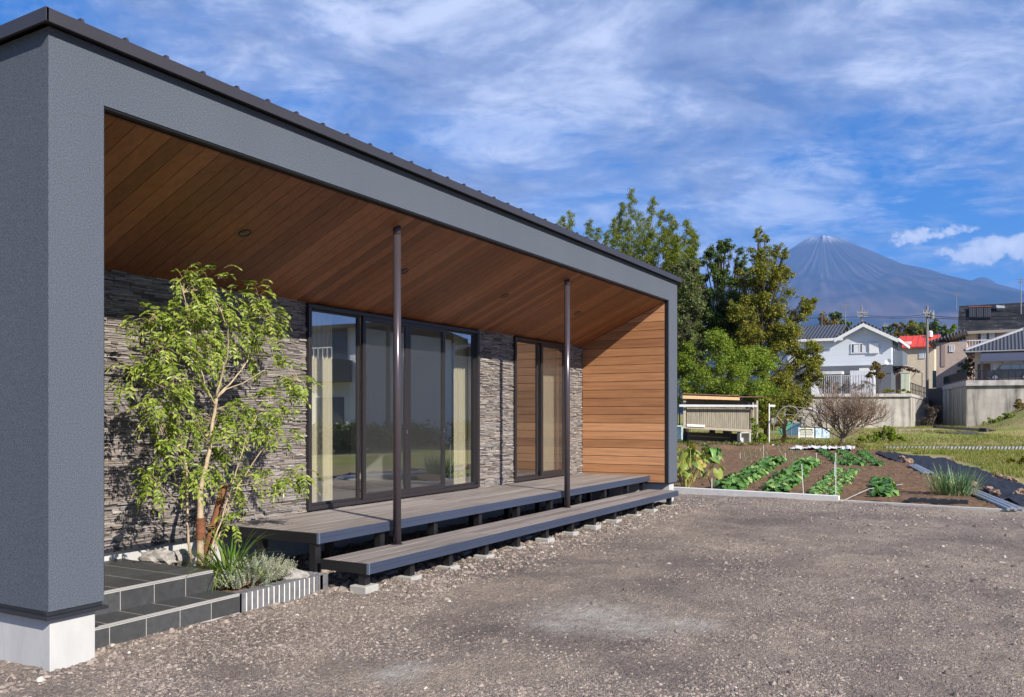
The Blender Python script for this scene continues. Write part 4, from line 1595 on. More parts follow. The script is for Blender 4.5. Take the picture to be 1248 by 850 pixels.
# loose stones and clods along the sheet
k = 0
for (x, y, s, lb) in ((1187, 597, 0.13, "brown rock on the edge of the black sheet right of the leeks"), (1203, 601, 0.10, "pale brown clod on the black sheet's near edge"), (1099, 561, 0.12, "small rock at the far end of the black sheet"), (1107, 566, 0.14, "two toned rock on the sheet's far near edge"),
                      (1213, 606, 0.10, "rough brown clod below the black sheet's middle"), (1216, 586, 0.12, "reddish rock on the upper edge of the black sheet"), (1235, 590, 0.12, "dark rock on the upper edge of the sheet near the frame"), (1243, 607, 0.14, "jagged brown rock lying on the black sheet at the far right"),
                      (1226, 587, 0.10, "pale rock on the sheet's upper edge between two darker ones")):
    g = ground_at(x, y)
    k += 1
    rock((g.x, g.y, 0.07), (s, s * 0.8, s * 0.6), lb, 10 + k, plain("brown_rock", (0.26, 0.17, 0.12), 0.9, 0.4, 10), "rock", "stones holding down the black sheet")

# ------------------------------------------------------------------ trees beyond the garden


def ou(x, y, U):
    q = P(x, y, 1.0) - Vector((0, 0, EYE))
    return Vector((0, 0, EYE)) + q * (U / q.x)


TRUNKM = plain("grey_brown_bark", (0.085, 0.066, 0.05), 0.9, 0.3, 8, bmp=0.4)
L_OLIVE = leafmat("olive_leaf", [(0.0, (0.07, 0.105, 0.014)), (0.45, (0.17, 0.195, 0.02)), (0.8, (0.31, 0.29, 0.032)), (1.0, (0.46, 0.36, 0.06))], 0.4)
L_DARK = leafmat("dark_leaf", [(0.0, (0.028, 0.060, 0.012)), (0.5, (0.060, 0.105, 0.017)), (0.85, (0.10, 0.155, 0.024)), (1.0, (0.17, 0.21, 0.05))], 0.2)
L_BRIGHT = leafmat("bright_leaf", [(0.0, (0.10, 0.17, 0.016)), (0.5, (0.20, 0.295, 0.024)), (0.85, (0.30, 0.39, 0.040)), (1.0, (0.46, 0.48, 0.09))], 0.4)
L_BAMB = leafmat("bamboo_leaf", [(0.0, (0.07, 0.12, 0.014)), (0.4, (0.15, 0.205, 0.02)), (0.8, (0.28, 0.31, 0.032)), (1.0, (0.44, 0.40, 0.07))], 0.45)
L_OCHRE = leafmat("autumn_leaf", [(0.0, (0.09, 0.075, 0.015)), (0.5, (0.19, 0.135, 0.022)), (1.0, (0.30, 0.19, 0.04))], 0.3)


def tree(name, label, blobs, d, n, L, mat, base=None, trunk_r=0.16, aspect=0.5, k=8, group="trees beyond the garden", jit=1.0, cat="tree", limbs=True, rel=0.42, droop=0.2, shell=0.45):
    bl = []
    full = list(blobs)
    for (x, y, r) in blobs:
        if r > 6:
            for _ in range(3):
                an = random.random() * 6.28
                full.append((x + math.cos(an) * r * 1.0, y + math.sin(an) * r * 0.95, r * random.uniform(0.5, 0.8)))
    for (x, y, r) in full:
        rw = r * d / FOC
        bl.append((P(x, y, d + random.uniform(-1, 1) * rw * 0.9 * jit), rw))
    if base is None:
        base = (sum(b[0] for b in blobs) / len(blobs), None)
    g = P(base[0], 500, d)
    g.z = float(gh(g.x, g.y)) - 0.1
    t = thing(name, label, cat, tuple(g), group)
    top = max(bl, key=lambda q: q[0].z)[0]
    tm = MB()
    mids = []
    for f in (0, 0.2, 0.4, 0.6, 0.8, 1.0):
        q = g.lerp(top, f)
        q.x += random.uniform(-.15, .15) * (0 < f < 1)
        q.y += random.uniform(-.15, .15) * (0 < f < 1)
        mids.append(q)
    tm.tube(mids, [trunk_r * (1 - 0.85 * f) for f in (0, .2, .4, .6, .8, 1)], 8)
    if limbs:
        for c, r in bl:
            zt = g.z + (c.z - g.z) * 0.62
            f = min(0.95, max(0.12, (zt - g.z) / max(0.1, top.z - g.z)))
            s0 = g.lerp(top, f)
            m_ = s0.lerp(c, 0.55) + Vector((random.uniform(-.1, .1) * r, random.uniform(-.1, .1) * r, 0.05 * r))
            tm.tube([s0, m_, c], [trunk_r * 0.28 * (1 - 0.6 * f), trunk_r * 0.18 * (1 - .6 * f), 0.012], 6)
            for q in range(3):
                e = c + Vector(rdir(1)[0]) * r * 0.7
                tm.tube([m_, c.lerp(e, 0.4), e], [trunk_r * 0.09, 0.011, 0.006], 5)
    tm.build("trunk", TRUNKM, t, smooth=True)
    V_, F_ = puff_leaves(sub_puffs(bl, k, rel), n, L, aspect, droop=droop, shell=shell)
    link_mesh("crown", V_, F_, mat, t)
    return t


tree("olive_green_tree", "tall pointed olive green tree standing nearest the mountain, its narrow top leaning right",
     [(925, 290, 8), (922, 308, 12), (947, 308, 9), (932, 330, 20), (952, 330, 12), (915, 352, 17), (945, 360, 22), (985, 372, 9), (976, 385, 14), (925, 388, 22), (960, 405, 20), (990, 425, 15), (998, 438, 8), (975, 445, 20), (940, 425, 24), (955, 470, 20), (985, 460, 11), (915, 410, 18), (895, 378, 10), (903, 335, 7)],
     52, 70000, 0.115, L_OLIVE, (935, None), 0.2, 0.55, 11, rel=0.50, shell=0.15)
tree("round_crowned_tree", "dark green tree with an open rounded crown between the bamboo and the tall olive tree",
     [(872, 305, 11), (890, 305, 11), (902, 318, 9), (860, 318, 10), (905, 330, 8), (880, 322, 12), (858, 338, 9), (862, 365, 10), (850, 350, 10), (872, 336, 8), (882, 342, 10), (868, 326, 8), (846, 335, 8)],
     58, 26000, 0.11, L_DARK, (868, None), 0.2, 0.5, 9, rel=0.46, shell=0.15)
tree("dark_evergreen", "dense dark evergreen in the middle of the wood behind the shed",
     [(885, 362, 20), (872, 385, 22), (900, 392, 24), (885, 412, 24), (912, 420, 18), (862, 405, 14)],
     55, 38000, 0.125, L_DARK, (885, None), 0.22, 0.55, 11, rel=0.5, shell=0.2)
tree("climbing_wood_tree", "grey green leafy tree close against the end of the house",
     [(838, 345, 14), (834, 372, 16), (842, 395, 14), (832, 420, 16), (850, 425, 10), (845, 325, 8), (830, 330, 12), (826, 395, 14), (828, 450, 15), (848, 372, 10)],
     50, 38000, 0.11, leafmat("grey_green_leaf", [(0.0, (0.05, 0.075, 0.02)), (0.5, (0.10, 0.13, 0.04)), (1.0, (0.20, 0.22, 0.085))], 0.25), (836, None), 0.18, 0.55, 10, rel=0.5, shell=0.2)
tree("rounded_green_bush", "broad bright green rounded tree in front of the dark evergreen, just above the shed",
     [(880, 432, 24), (850, 440, 20), (905, 435, 22), (925, 452, 20), (865, 462, 24), (895, 465, 26), (922, 475, 20), (842, 470, 18), (938, 482, 13), (880, 485, 20), (910, 490, 18), (835, 452, 12), (940, 498, 12), (850, 490, 16)],
     50, 80000, 0.10, L_BRIGHT, (890, None), 0.2, 0.5, 12, rel=0.48, shell=0.2)
tree("leafy_sapling", "small loose yellow green tree at the foot of the tall olive tree",
     [(950, 490, 16), (965, 478, 14), (940, 505, 14), (972, 497, 12), (955, 512, 12), (985, 480, 9)], 48, 11000, 0.11, L_OLIVE, (955, None), 0.07, 0.45, 8, rel=0.5, shell=0.1)


def bamboo(label, culms, d, leaves, seed):
    random.seed(seed)
    g = P(culms[0][0], 500, d)
    g.z = float(gh(g.x, g.y)) - 0.1
    t = thing("bamboo_clump", label, "bamboo", tuple(g), "trees beyond the garden")
    tm = MB()
    pf = []
    for (xb, xt, yt, wpx) in culms:
        dd = d + random.uniform(-1.5, 1.5)
        b0 = P(xb, 500, dd)
        b0.z = float(gh(b0.x, b0.y)) - 0.1
        e = P(xt, yt, dd)
        pts = []
        for k in range(13):
            f = k / 12
            q = b0.lerp(e, f)
            q.x = b0.x + (e.x - b0.x) * f ** 2.2
            q.y = b0.y + (e.y - b0.y) * f ** 2.2
            pts.append(q)
        tm.tube(pts, [0.05 * (1 - 0.9 * k / 12) for k in range(13)], 6)
        H_ = e.z - b0.z
        W = wpx * dd / FOC
        for k in range(64):
            f = 0.34 + 0.66 * (k / 63)
            i = min(11, int(f * 12))
            q = pts[i].lerp(pts[i + 1], f * 12 - i)
            rr = W * (1.05 - f) ** 0.55 * random.uniform(0.35, 1.15)
            an = random.random() * 6.28
            o = Vector((math.cos(an), math.sin(an), 0))
            for s in (0.35, 0.7, 1.0):
                c = q + o * rr * s + Vector((0, 0, 0.25 * rr - 0.45 * rr * s * s))
                pf.append((c.x, c.y, c.z, 0.20 + 0.30 * (1.05 - f) + 0.08 * random.random()))
            tm.tube([q, q + o * rr * 0.5 + Vector((0, 0, 0.15 * rr)), q + o * rr + Vector((0, 0, -0.2 * rr))], [0.01, 0.007, 0.004], 4)
    tm.build("culms", plain("bamboo_culm", (0.20, 0.21, 0.06), 0.5, 0.2), t)
    V_, F_ = puff_leaves(pf, leaves * 8, 0.17, 0.20, droop=0.9, outward=0.3, shell=0.1)
    link_mesh("crown", V_, F_, L_BAMB, t)


bamboo("tallest dark green bamboo clump with feathery tops rising above the far end of the roof", [(765, 770, 234, 34), (758, 757, 250, 28), (782, 797, 243, 30), (795, 808, 258, 26), (775, 782, 262, 30), (805, 822, 272, 24), (768, 764, 270, 34), (788, 790, 285, 34), (812, 818, 262, 26), (752, 748, 268, 26)], 56, 16000, 3)
bamboo("paler bamboo clump with drooping tops right of the tallest one", [(825, 838, 270, 22), (820, 826, 288, 22), (836, 848, 288, 18), (815, 812, 283, 22), (828, 836, 312, 26), (842, 844, 280, 20), (818, 824, 300, 28)], 54, 10000, 4)
bamboo("low light green bamboo showing just above the middle of the roof", [(700, 695, 260, 30), (715, 718, 270, 28), (730, 742, 282, 24), (690, 684, 266, 18), (725, 728, 280, 28)], 62, 9000, 5)
random.seed(77)
# bare twigs poking out of the wood
tree("ochre_tree", "yellowing tree behind the grey gabled house, left of its antenna", [(1000, 396, 12), (1014, 394, 9), (992, 404, 10), (1008, 402, 8)], 128, 2600, 0.30, L_OCHRE, (1003, None), 0.2, 0.6, 5, "far trees behind the houses")
tree("dark_far_tree", "small dark green tree behind the ridge of the grey gabled house", [(1022, 393, 9), (1030, 397, 7), (1016, 399, 7)], 132, 2200, 0.30, L_DARK, (1022, None), 0.2, 0.6, 5, "far trees behind the houses")
for (x, r, y, mt, lb) in ((1086, 7, 404, L_DARK, "far dark tree left of the red roof"), (1098, 8, 402, L_OCHRE, "far brownish tree above the left end of the red roof"), (1112, 9, 400, L_OLIVE, "far olive tree above the middle of the red roof"), (1124, 8, 402, L_DARK, "far dark tree behind the tall utility pole"),
                          (1138, 9, 399, L_DARK, "far pointed dark tree right of the tall utility pole"), (1150, 6, 404, L_DARK, "far low tree beside the slate roofed house"), (1162, 6, 402, L_BRIGHT, "far green tree touching the slate roofed house")):
    tree("far_tree", lb, [(x, y, r), (x - r * .7, y + 6, r * .8), (x + r * .7, y + 7, r * .8), (x, y - r * .7, r * .55)], 150, 1700, 0.34, mt, (x, None), 0.2, 0.6, 5, "far trees behind the houses")

# the bare fruit tree
ft = ground_at(1024, 546)
bt = thing("bare_fruit_tree", "low spreading bare fruit tree with many thin twigs beyond the garden", "tree", tuple(ft))
tm = MB()
tw2 = MB()
FD = 40.5


def grow(p, dirn, L, r, lev):
    pts = [p]
    q = p.copy()
    dd_ = dirn.copy()
    for k in range(4):
        dd_ = (dd_ + Vector((random.uniform(-.2, .2), random.uniform(-.2, .2), random.uniform(-.02, .16)))).normalized()
        q = q + dd_ * L / 4
        pts.append(q.copy())
    (tm if lev < 2 else tw2).tube(pts, [r, r * .9, r * .8, r * .65, r * .5], 7 if lev < 2 else 4, cap=False)
    if lev >= 4:
        return
    n = (7, 6, 6, 4)[lev]
    for k in range(n):
        f = random.uniform(0.35, 1.0)
        i = min(3, int(f * 4))
        b0 = pts[i].lerp(pts[i + 1], f * 4 - i)
        nd = (dd_ * 0.75 + Vector(rdir(1)[0]) * 0.75 + Vector((0, 0, 0.22))).normalized()
        grow(b0, nd, L * random.uniform(0.55, 0.8), r * 0.5, lev + 1)


p0 = Vector((ft.x, ft.y, ft.z - 0.1))
p1 = p0 + Vector((0.05, -0.15, 0.55))
tm.tube([p0, p0.lerp(p1, .5) + Vector((0.03, 0.03, 0)), p1], [0.15, 0.11, 0.10], 9)
for k in range(11):
    an = k * 0.62 + random.uniform(-.2, .2)
    grow(p1 + Vector((0, 0, -0.1 + 0.02 * k)), Vector((math.cos(an), math.sin(an), random.uniform(0.30, 1.3))).normalized(), random.uniform(1.15, 1.6), 0.055, 1)
tm.build("trunk", plain("fruit_bark", (0.20, 0.155, 0.12), 0.9, 0.35, 12, bmp=0.4), bt)
tw2.build("twigs", plain("fruit_twig", (0.21, 0.145, 0.10), 0.9, 0.25, 3), bt)
blobs = [(P(x, y, FD + random.uniform(-1, 1)), 0.55) for x, y in ((1010, 505), (1030, 515), (1045, 500), (1000, 520), (1055, 520), (1020, 490))]
V_, F_ = puff_leaves(sub_puffs(blobs, 6, .5), 420, 0.07, 0.5)
link_mesh("last_leaves", V_, F_, L_OLIVE, bt)

# old leaning trunk with a sawn top
g = ground_at(950, 541)
sm = MB()
top = P(960, 512, 41)
sm.tube([g + Vector((0, 0, -.1)), g.lerp(top, .35) + Vector((0.1, -.12, 0)), g.lerp(top, .7) + Vector((0, .05, 0)), top], [0.16, 0.12, 0.10, 0.075], 9)
sm.tube([g.lerp(top, .7), g.lerp(top, .9) + Vector((0, .3, 0.1)), g.lerp(top, 1.05) + Vector((0, .5, 0.1))], [0.06, 0.05, 0.03], 7)
tag(sm.build("old_stump", plain("old_grey_wood", (0.24, 0.18, 0.13), 0.9, 0.35, 9, bmp=0.4), smooth=True), "leaning old tree trunk with a sawn top beside the hoop frame", "stump")

# ------------------------------------------------------------------ shed, hoops and clutter at the far side of the garden
OLDW = plain("weathered_boards", (0.27, 0.24, 0.185), 0.85, 0.28, 9, stretch=(1, 1, 0.2))
PALEW = plain("pale_timber", (0.36, 0.315, 0.245), 0.8, 0.15, 9)
DS = 45.0
S = lambda x, y, dd=0.0: P(x, y, DS + dd)
shed = thing("garden_shed", "weathered garden shed on posts with vertical boards and an orange edged roof", "shed", tuple(S(877, 540)))
up_ = Vector((0, 0, 1))
bk_ = Vector((F[0], F[1], 0))
rt_ = Vector((R[0], R[1], 0))
wl = MB()
xsh = np.linspace(837, 913, 31)
for a, b_ in zip(xsh[:-1], xsh[1:]):
    yt = 497 + (a - 837) * 0.02
    yb = 519 + (a - 837) * 0.055
    wl.extr([S(a + .15, yt), S(b_ - .15, yt), S(b_ - .15, yb), S(a + .15, yb)], bk_ * (0.02 + 0.02 * random.random()))
wl.build("board_wall", OLDW, shed)
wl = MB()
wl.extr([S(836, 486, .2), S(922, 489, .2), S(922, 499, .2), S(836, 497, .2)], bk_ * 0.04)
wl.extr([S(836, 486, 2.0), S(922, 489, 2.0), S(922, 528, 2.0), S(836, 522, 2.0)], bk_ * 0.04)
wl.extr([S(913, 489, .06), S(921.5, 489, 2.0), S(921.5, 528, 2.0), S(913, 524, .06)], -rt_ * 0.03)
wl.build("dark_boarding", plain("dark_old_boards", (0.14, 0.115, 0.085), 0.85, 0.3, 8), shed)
for (x, yt, yb, w_px) in ((834.5, 487, 519, 3.2), (923, 488, 532, 2.2), (918, 491, 525, 1.8)):
    pm = MB()
    pm.extr([S(x - w_px / 2, yt, -.1), S(x + w_px / 2, yt, -.1), S(x + w_px / 2, yb, -.1), S(x - w_px / 2, yb, -.1)], bk_ * 0.10)
    pm.build("post", PALEW, shed)
pm = MB()
pm.extr([S(828, 493.2, -.35), S(923, 493.8, -.35), S(923, 496.2, -.35), S(828, 496.0, -.35)], bk_ * 0.08)
pm.build("gutter_pipe", plain("pale_grey_pipe", (0.52, 0.53, 0.55), 0.5, 0.08), shed)
pm = MB()
pm.extr([S(831, 519, -.1), S(916, 523.5, -.1), S(916, 527, -.1), S(831, 522, -.1)], bk_ * 0.10)
pm.build("sill_beam", PALEW, shed)
pm = MB()
pm.extr([S(837, 517, -.16), S(859, 518, -.16), S(859, 521, -.16), S(837, 520, -.16)], bk_ * 0.03)
pm.build("white_panel", plain("white_paint", (0.68, 0.67, 0.64), 0.6, 0.1), shed)
rf = MB()
for k in range(24):
    a = 832 + k * 2.9
    rf.extr([S(a, 480.6 + k * 0.11, -.5), S(a + 2.5, 480.7 + k * 0.11, -.5), S(a + 2.5, 482.0 + k * 0.11, 2.4), S(a, 481.9 + k * 0.11, 2.4)], up_ * 0.05)
rf.extr([S(901, 484.5, -.3), S(930, 484.5, -.3), S(930, 486, 2.4), S(901, 486, 2.4)], up_ * 0.05)
rfo = rf.build("roof", plain("rusty_roof_sheet", (0.16, 0.075, 0.055), 0.7, 0.35, 5), shed)
rf = MB()
rf.extr([S(832, 482.2, -.52), S(901.5, 484.5, -.52), S(901.5, 488, -.52), S(832, 486, -.52)], bk_ * 0.03)
rf.build("eave_board", plain("pale_orange_board", (0.62, 0.38, 0.20), 0.7, 0.12, 6), rfo)
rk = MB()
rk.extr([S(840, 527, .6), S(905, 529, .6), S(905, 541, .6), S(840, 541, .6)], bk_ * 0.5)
tag(rk.build("dark_underfloor_block", plain("dark_mottled_fill", (0.05, 0.042, 0.032), 0.9, 0.5, 14, bmp=0.5)), "dark pile of firewood stored beneath the raised shed", "woodpile")  # one near-black mottled block filling the space under the shed floor
for (x0, x1, y0, y1, lb, c) in ((902, 915, 527, 541, "small white framed crate at the right foot of the shed", (0.55, 0.53, 0.50)), (820, 832, 519, 536, "pale blue plastic tub between the house end and the shed", (0.42, 0.56, 0.62))):
    cm = MB()
    cm.extr([S(x0, y0, -.2), S(x1, y0, -.2), S(x1, y0 + 1.2, -.2), S(x0, y0 + 1.2, -.2)], bk_ * 0.6)
    cm.extr([S(x0, y0, -.2), S(x0 + 1.5, y0, -.2), S(x0 + 1.5, y1, -.2), S(x0, y1, -.2)], bk_ * 0.6)
    cm.extr([S(x1 - 1.5, y0, -.2), S(x1, y0, -.2), S(x1, y1, -.2), S(x1 - 1.5, y1, -.2)], bk_ * 0.6)
    cm.extr([S(x0 + 1.5, y0 + 1.2, .1), S(x1 - 1.5, y0 + 1.2, .1), S(x1 - 1.5, y1, .1), S(x0 + 1.5, y1, .1)], bk_ * 0.3)
    tag(cm.build("crate", plain("crate_plastic", c, 0.6, 0.25, 10)), lb, "crate")
cm = MB()
cm.extr([S(937, 492, 0), S(938.3, 492, 0), S(938.3, 541, 0), S(937, 541, 0)], bk_ * 0.05)
cm.extr([S(938.4, 493.5, 0), S(945, 493.5, 0), S(945, 496, 0), S(938.4, 496, 0)], bk_ * 0.05)
tag(cm.build("white_post", STK), "white post with a short side board right of the shed", "post")
# shrub by the shed
tree("ivy_bush", "round green bush at the right end of the shed", [(925, 532, 7), (922, 522, 6), (928, 540, 6), (918, 513, 4)], 44, 2400, 0.10, L_BRIGHT, (925, None), 0.04, 0.5, 6, None, cat="bush")
# hoop frame of an old greenhouse
hp = thing("hoop_frame", "rusting greenhouse hoops with torn grey netting behind the leaning trunk", "greenhouse frame", tuple(ground_at(975, 536)))
HOOPM = plain("grey_pipe", (0.20, 0.19, 0.18), 0.5, 0.1)
hoops = [(942, 982, 536, 495, 44.0), (964, 1003, 533, 498, 46), (978, 1015, 532, 500, 48), (992, 1028, 531, 500, 50)]
arcs = []
for (xa, xb, yb, yt, dd) in hoops:
    pts = []
    for k in range(17):
        an = PI * k / 16
        x = (xa + xb) / 2 - math.cos(an) * (xb - xa) / 2
        y = yb - (yb - yt) * min(1, math.sin(an) ** 0.75)
        pts.append(P(x, y, dd))
    arcs.append(pts)
    hm = MB()
    hm.tube(pts, 0.022, 6)
    hm.build("hoop", HOOPM, hp)
hm = MB()
for k in (4, 8, 12):
    hm.tube([a[k] for a in arcs], 0.016, 5)
hm.build("ridge_pipe", HOOPM, hp)
nv, nf = [], []
for i in range(4):
    for k in range(6, 12):
        nv.append(arcs[i][k] + Vector((0, 0, 0.03 + random.uniform(-.04, .05))))
hm = MB()
hm.add(nv, [(i * 6 + k, i * 6 + k + 1, i * 6 + k + 7, i * 6 + k + 6) for i in range(1, 3) for k in range(5) if (i, k) != (2, 0)])
hm.build("netting", plain("torn_grey_net", (0.40, 0.40, 0.41), 0.8, 0.2), hp)
for (pp, dd, c, lb) in ((((947, 527), (962, 514), (967, 517), (953, 530)), 45, (0.05, 0.25, 0.17), "green tarpaulin edge hanging inside the hoop frame"), (((953, 531), (966, 517), (978, 515), (972, 531)), 46, (0.03, 0.09, 0.16), "dark blue tarpaulin under the hoop frame")):
    cm = MB()
    cm.extr([P(x, y, dd) for x, y in pp], bk_ * 0.04)
    tag(cm.build("tarpaulin", plain("tarp", c, 0.5, 0.2, 5)), lb, "tarpaulin")
cm = MB()
for x in (973, 990.5):
    cm.extr([P(x, 521, 45), P(x + 1.6, 521, 45), P(x + 1.6, 534, 45), P(x, 534, 45)], bk_ * 0.06)
for y in (522, 525, 527.5, 530, 532):
    cm.extr([P(974.7, y, 45), P(990.4, y, 45), P(990.4, y + 1.1, 45), P(974.7, y + 1.1, 45)], bk_ * 0.04)
tag(cm.build("white_rack", plain("white_pipe", (0.70, 0.71, 0.72), 0.4, 0.05)), "white ladder like rack standing in the grass under the hoops", "rack")
cm = MB()
cm.extr([P(994, 522, 46), P(1001, 522, 46), P(1001, 534, 46), P(994, 534, 46)], bk_ * 0.4)
cm.extr([P(1001.5, 523, 46.3), P(1011, 523, 46.3), P(1011, 534, 46.3), P(1001.5, 534, 46.3)], bk_ * 0.4)
tag(cm.build("blue_box", plain("pale_blue_sheet", (0.42, 0.54, 0.66), 0.6, 0.35, 5)), "pale blue boxes standing right of the white rack", "box")
# low bank, white film and dead stalks closing the garden
cv_, cf_ = [], []
for i in range(120):
    x = 815 + i * 2.0
    yb = 548.5 + 0.0 * i
    a = ground_at(x, 549)
    for j in range(7):
        f = j / 6
        q = Vector((a.x + f * 1.6, a.y + 0.25 * f, 0))
        z = 0.02 + 0.17 * math.sin(PI * min(1, f * 1.15 + 0.0)) ** 0.7 * (1 + 0.5 * float(vn(q.x * 2, q.y * 2, 1.1, 61))) * (1 if i < 110 else (120 - i) / 10) if f < 0.86 else 0.02
        cv_.append((q.x, q.y, z))
o = link_mesh("garden_bank", cv_, grid_faces(120, 7), SOIL, smooth=True)
tag(o, kind='structure')
wp = []
for i in range(260):
    g = ground_at(818 + random.random() * 230, 548.2)
    wp.append((g.x + random.uniform(0.0, 1.5), g.y + random.uniform(-.2, .2), 0.10 + 0.10 * random.random(), random.uniform(0.10, 0.24)))
V_, F_ = puff_leaves(wp, 9000, 0.10, 0.4)
o = link_mesh("weeds", V_, F_, leafmat("bank_weed_leaf", [(0.0, (0.06, 0.045, 0.02)), (0.4, (0.14, 0.125, 0.035)), (0.75, (0.20, 0.23, 0.045)), (1.0, (0.42, 0.33, 0.16))], 0.25))
tag(o, kind='stuff')
WF = plain("white_film", (0.66, 0.66, 0.66), 0.5, 0.12, 4)
for (x0, x1, y0, y1, lb) in ((941, 966, 542, 548, "crumpled white film by the foot of the leaning trunk"), (963, 1000, 545, 549, "long white film strip along the far edge of the garden"), (1000, 1026, 546.5, 549.5, "white film strip ending at the bare fruit tree"), (1026, 1042, 545, 550, "white film scrap right of the bare fruit tree's foot")):
    vs = []
    for i in range(24):
        for j in range(5):
            g = ground_at(x0 + (x1 - x0) * i / 23, y1 + 0.5 - (y1 - y0) * j / 4 * 0.6)
            vs.append((g.x, g.y, 0.10 + 0.07 * math.sin(PI * j / 4) + 0.05 * float(vn(i * .33 + x0, j * .7, 1, 62)) + 0.04 * float(vn(i * 1.1 + x0, j * .9, 1, 63))))
    tag(link_mesh("white_film", vs, grid_faces(24, 5), WF, smooth=True), lb, "plastic film")

# grass in tufts over the field
GR = leafmat("grass_blade", [(0.0, (0.10, 0.15, 0.025)), (0.45, (0.19, 0.24, 0.04)), (0.75, (0.33, 0.31, 0.09)), (1.0, (0.48, 0.38, 0.17))], 0.3, 0.6, 0.2)
n = 46000
xx = 815 + RNG.random(n) * 460
dd = 34 + 46 * RNG.random(n) ** 1.3
gg = F[None] * dd[:, None] + R[None] * (dd * (xx - CX) / FOC)[:, None]
bad = (gg[:, 0] < 39.5) & (gg[:, 1] > right_edge(gg[:, 0]) - 1.0)
pat = vn(gg[:, 0], gg[:, 1], 0.35, 71) + 0.6 * vn(gg[:, 0], gg[:, 1], 1.4, 72)
ok = ~bad & (RNG.random(n) < 0.40 + 0.7 * pat)
extra_x = 1120 + RNG.random(9000) * 160
extra_d = 17 + 20 * RNG.random(9000)
g2 = F[None] * extra_d[:, None] + R[None] * (extra_d * (extra_x - CX) / FOC)[:, None]
ok2 = (g2[:, 1] < right_edge(g2[:, 0]) - 1.9 - 0.3 * vn(g2[:, 0], g2[:, 1], 0.8, 73)) & (g2[:, 0] > kerb_u(g2[:, 1]) + 0.3)
G_ = np.concatenate([gg[ok], g2[ok2]])
sizes = np.concatenate([np.full(ok.sum(), 0.075), np.full(ok2.sum(), 0.055)])
m_ = len(G_)
z0 = gh(G_[:, 0], G_[:, 1])
c0 = np.stack([G_[:, 0], G_[:, 1], z0 - 0.05], -1)
an = RNG.random((m_, 3)) * 2 * PI
V_, F_ = [], []
for k in range(3):
    o_ = np.stack([np.cos(an[:, k]), np.sin(an[:, k]), 0 * an[:, k]], -1)
    hgt = sizes * (0.7 + 0.9 * RNG.random(m_))
    s_ = np.stack([-o_[:, 1], o_[:, 0], 0 * an[:, k]], -1) * (sizes * 0.16)[:, None]
    tip = c0 + o_ * (hgt * 0.6)[:, None] + np.array([0, 0, 1]) * (hgt + 0.05)[:, None]
    V_.append(np.stack([c0 - s_, c0 + s_, tip], 1))
V_ = np.concatenate(V_).reshape(-1, 3)
o = link_mesh("grass", V_, np.arange(len(V_)).reshape(-1, 3), GR, loc=(0, 0, 0))
tag(o, kind='stuff')
# ground cover heap and the yellow bush on the bank
tree("weed_patch", "low heap of green weeds and dead leaves at the foot of the left retaining wall", [(1062, 531, 6), (1075, 530, 8), (1088, 529, 7), (1096, 533, 5), (1050, 534, 6), (1102, 536, 4)], 47, 3600, 0.14, L_BRIGHT, (1075, None), 0.03, 0.5, 5, None, cat="weeds", limbs=False)
tree("yellow_shrub", "shrub with yellow and brown leaves on the grass bank at the right edge", [(1246, 497, 8), (1256, 490, 9), (1240, 506, 6), (1252, 508, 8), (1262, 502, 9)], 66, 3600, 0.16, L_OCHRE, (1248, None), 0.05, 0.5, 6, None, cat="shrub")
tree("bank_weeds", "green weeds running down the bank below the right retaining wall", [(1208, 513, 6), (1220, 511, 6), (1232, 510, 7), (1200, 517, 4), (1225, 519, 6), (1240, 515, 7)], 64, 3000, 0.14, L_BRIGHT, (1220, None), 0.03, 0.5, 5, None, cat="weeds", limbs=False)
tree("heap_of_cuttings", "brown heap of cuttings and weeds on the grass right of the black sheet", [(1232, 563, 5), (1242, 566, 6), (1250, 562, 6), (1226, 567, 4), (1238, 571, 4)], 27, 1400, 0.09, L_OLIVE, (1240, None), 0.02, 0.5, 5, None, cat="weeds", limbs=False)
# striped row of film over a seed bed
sb = MB()
for i in range(46):
    x = 1078 + i * 4.4
    a, b_ = P(x, 549.5, 38.2), P(x + 2.6, 549.5, 38.2)
    c_, d_ = P(x + 4.6, 544.5, 38.4), P(x + 2.2, 544.5, 38.4)
    sb.extr([a, b_, c_, d_], bk_ * 0.12)
st_ = thing("seed_bed_cover", "long low strip of slanting black and white film across the grass", "film strip", tuple(P(1170, 549, 38.3)))
sb.build("white_stripes", plain("stripe_white", (0.26, 0.255, 0.245), 0.5, 0.2, 5), st_)
sb = MB()
sb.extr([P(1078, 550.2, 38.3), P(1282, 550.2, 38.3), P(1282, 544.6, 38.45), P(1078, 544.6, 38.45)], bk_ * 0.10)
sb.build("black_film", plain("black_film", (0.02, 0.02, 0.022), 0.5, 0.2), st_)

# ------------------------------------------------------------------ retaining walls and low walls
m, t, b = newmat("stained_concrete")
v = objco(t, (1, 1, 0.08))
v2 = objco(t)
c = ramp(t, noise(t, v, 1.6, 7, 0.65, 0.3), [(0.34, (0.13, 0.122, 0.11)), (0.48, (0.38, 0.355, 0.315)), (0.72, (0.54, 0.51, 0.45))])
c = mixc(t, 0.6, c, ramp(t, noise(t, v2, 1.1, 6, 0.6), [(0.3, (0.55, 0.55, 0.55)), (0.7, (1.15, 1.15, 1.15))]), 'MULTIPLY')
setc(t, b, c)
b.inputs['Roughness'].default_value = 0.9
bump(t, b, noise(t, v2, 14, 5, 0.6), 0.3, 0.03)
STAIN = m
CAPM = plain("pale_wall_cap", (0.40, 0.375, 0.36), 0.9, 0.35, 2.5)


def pd(x, d):
    q = P(x, 500, d)
    return (q.x, q.y)


